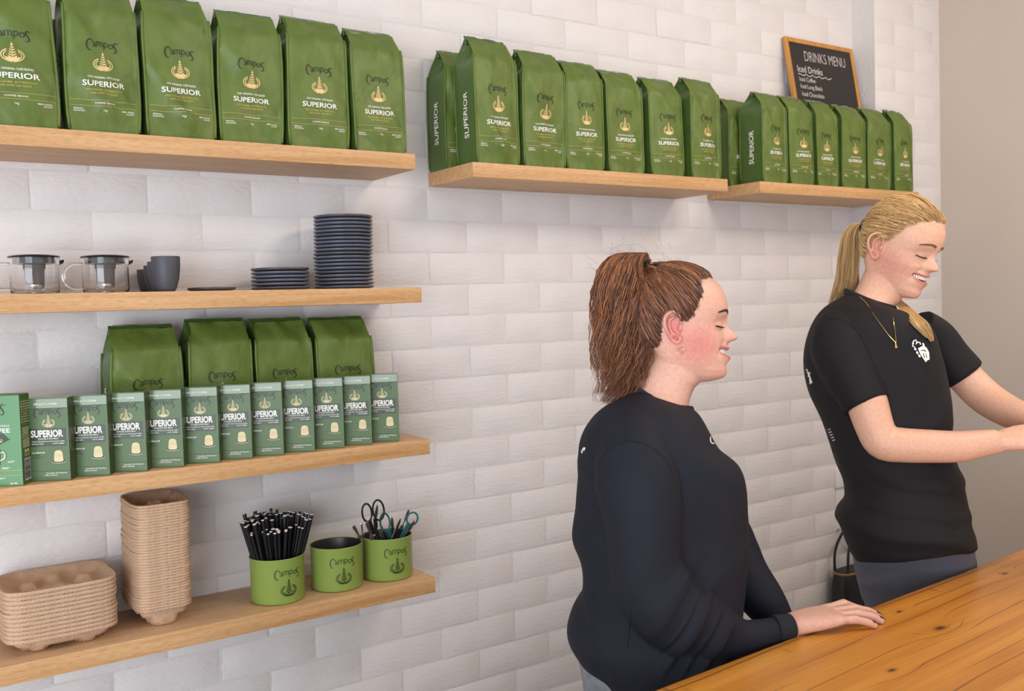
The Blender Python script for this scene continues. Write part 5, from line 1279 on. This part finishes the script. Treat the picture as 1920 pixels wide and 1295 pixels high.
lg = remesh(mb, .006, 5, .5); lg.materials.append(M_legg); obj('leggings', lg, p2)
# hair
M_hair2 = hair_material('honey_blond_hair', ['8a6638', 'ab8350', 'caa068', 'e0b97c', 'b98e56', 'ecca90', 'd4a868'], .38)
TIE2 = H2 @ Vector((-.086, 0, .036)); C02 = H2 @ Vector((.012, 0, .045))
scalp_hair(head2, H2i, HL2, bv2, C02, TIE2, M_hair2, p2, 3600, 4, .003, -33)
ty = V2.P(1622, 418, 0); 
mb = MB()
tail(mb, V2, [(1622, 419, .030, 5, .008), (1606, 421, .036, 9, .016), (1594, 440, .040, 13, .022), (1592, 480, .042, 16, .026), (1589, 520, .044, 18, .028), (1578, 556, .046, 20, .026), (1562, 592, .050, 14, .02)], 1700, 7, 3.0, .00080, 30, 1.6)
def on_cloth(px, py, lift):
    p = V2.P(px, py, 0); d = (p-CAM_O).normalized(); h = bs2.ray_cast(CAM_O+d*.8, d); h2 = bv2.ray_cast(CAM_O+d*.8, d)
    c = [((k[0]-CAM_O).dot(V2.ew)-V2.dist) for k in (h, h2) if k[0] is not None]
    return (min(c) if c else 0)-lift
tail(mb, V2, [(1676, 556, .03, 5, .006)]+[(x, y, on_cloth(x, y, .012), sp, .006) for x, y, sp in ((1694, 574, 9), (1706, 586, 12), (1722, 604, 14), (1737, 624, 8), (1748, 640, 2))], 1100, 8, 2.0, .00075, 20, 1.2)
PT2 = mb.build('ponytail', M_hair2, p2, angle=None)
q = (TIE2-C02).normalized(); MB().torus(TIE2+q*.002, .0150, .0036, q, 24, 8).build('hair_tie', mat('black_hair_elastic', '17191c', .6), PT2)
# jewellery
for dx, dy, r in ((1642, 486, .0030), (1646, 481, .0022)): MB().torus(V2.P(dx, dy, -.066), r, .0008, V2.eu*.9+V2.ew*.3, 16, 6).build('earring', M_gold_j, p2)
ch = []
for x, y in ((1612, 556), (1626, 570), (1640, 592), (1655, 613), (1668, 630), (1679, 641), (1680, 640), (1678, 620), (1675, 600), (1673, 580)):
    p = V2.P(x, y, 0); d = (p-CAM_O).normalized(); h = bs2.ray_cast(CAM_O+d*.8, d); h2 = bv2.ray_cast(CAM_O+d*.8, d)
    c = [k[0] for k in (h, h2) if k[0] is not None]; ch.append(min(c, key=lambda v: (v-CAM_O).length)-d*.0022 if c else p)
NC = MB().tube(catmull(ch, 60), .0007, 5).build('necklace_chain', M_gold_j, p2)
e = ch[5]; MB().tube([e+Vector((0, 0, -.001)), e+Vector((.001, 0, -.006)), e+Vector((.002, 0, -.012)), e+Vector((.003, 0, -.016))], [.001, .0022, .0042, .0014], 10).build('necklace_pendant', M_gold_j, NC)

# ------------------------------------------------------------------ black bag hanging on the wall behind the taller person
q = at_y(1600, 1115, 2.33); M_bagb = mat('black_leather', '1b1b1f', .45, bump=.3, bscale=120); M_tan = mat('tan_leather_trim', '8a6a48', .5)
hb = thing('hanging_bag', 'black bag hanging against the brick wall behind the taller person', 'bag', (q.x, 2.33, q.z-.14), 0, None, (1.2, 1, 1.2))
rings = []
for z, hw, hd in ((0, .055, .030), (.01, .075, .042), (.08, .082, .048), (.16, .080, .045), (.195, .076, .038), (.205, .072, .032)):
    rings.append([(hw*math.copysign(abs(math.cos(a))**.6, math.cos(a)), hd*math.copysign(abs(math.sin(a))**.6, math.sin(a)), z) for a in [2*PI*j/28 for j in range(28)]])
MB().loft(rings).build('bag_body', M_bagb, hb)
MB().tube([(.076*math.copysign(abs(math.cos(a))**.6, math.cos(a)), .038*math.copysign(abs(math.sin(a))**.6, math.sin(a)), .198) for a in [2*PI*j/40 for j in range(41)]], .004, 6, cap=False).build('trim', M_tan, hb)
for s in (-1, 1): MB().tube(catmull([(-.058, s*.030, .19), (-.056, s*.030, .26), (-.03, s*.022, .315), (.0, s*.018, .33), (.03, s*.022, .315), (.056, s*.030, .26), (.058, s*.030, .19)], 28), [(.0035, .006)]*28, 8, up=(0, 1, 0)).build('strap', M_bagb, hb)
MB().tube([(0, .068, .318), (0, .0, .318), (0, -.032, .320), (0, -.034, .332)], .004, 8).build('wall_hook', M_steel, hb)
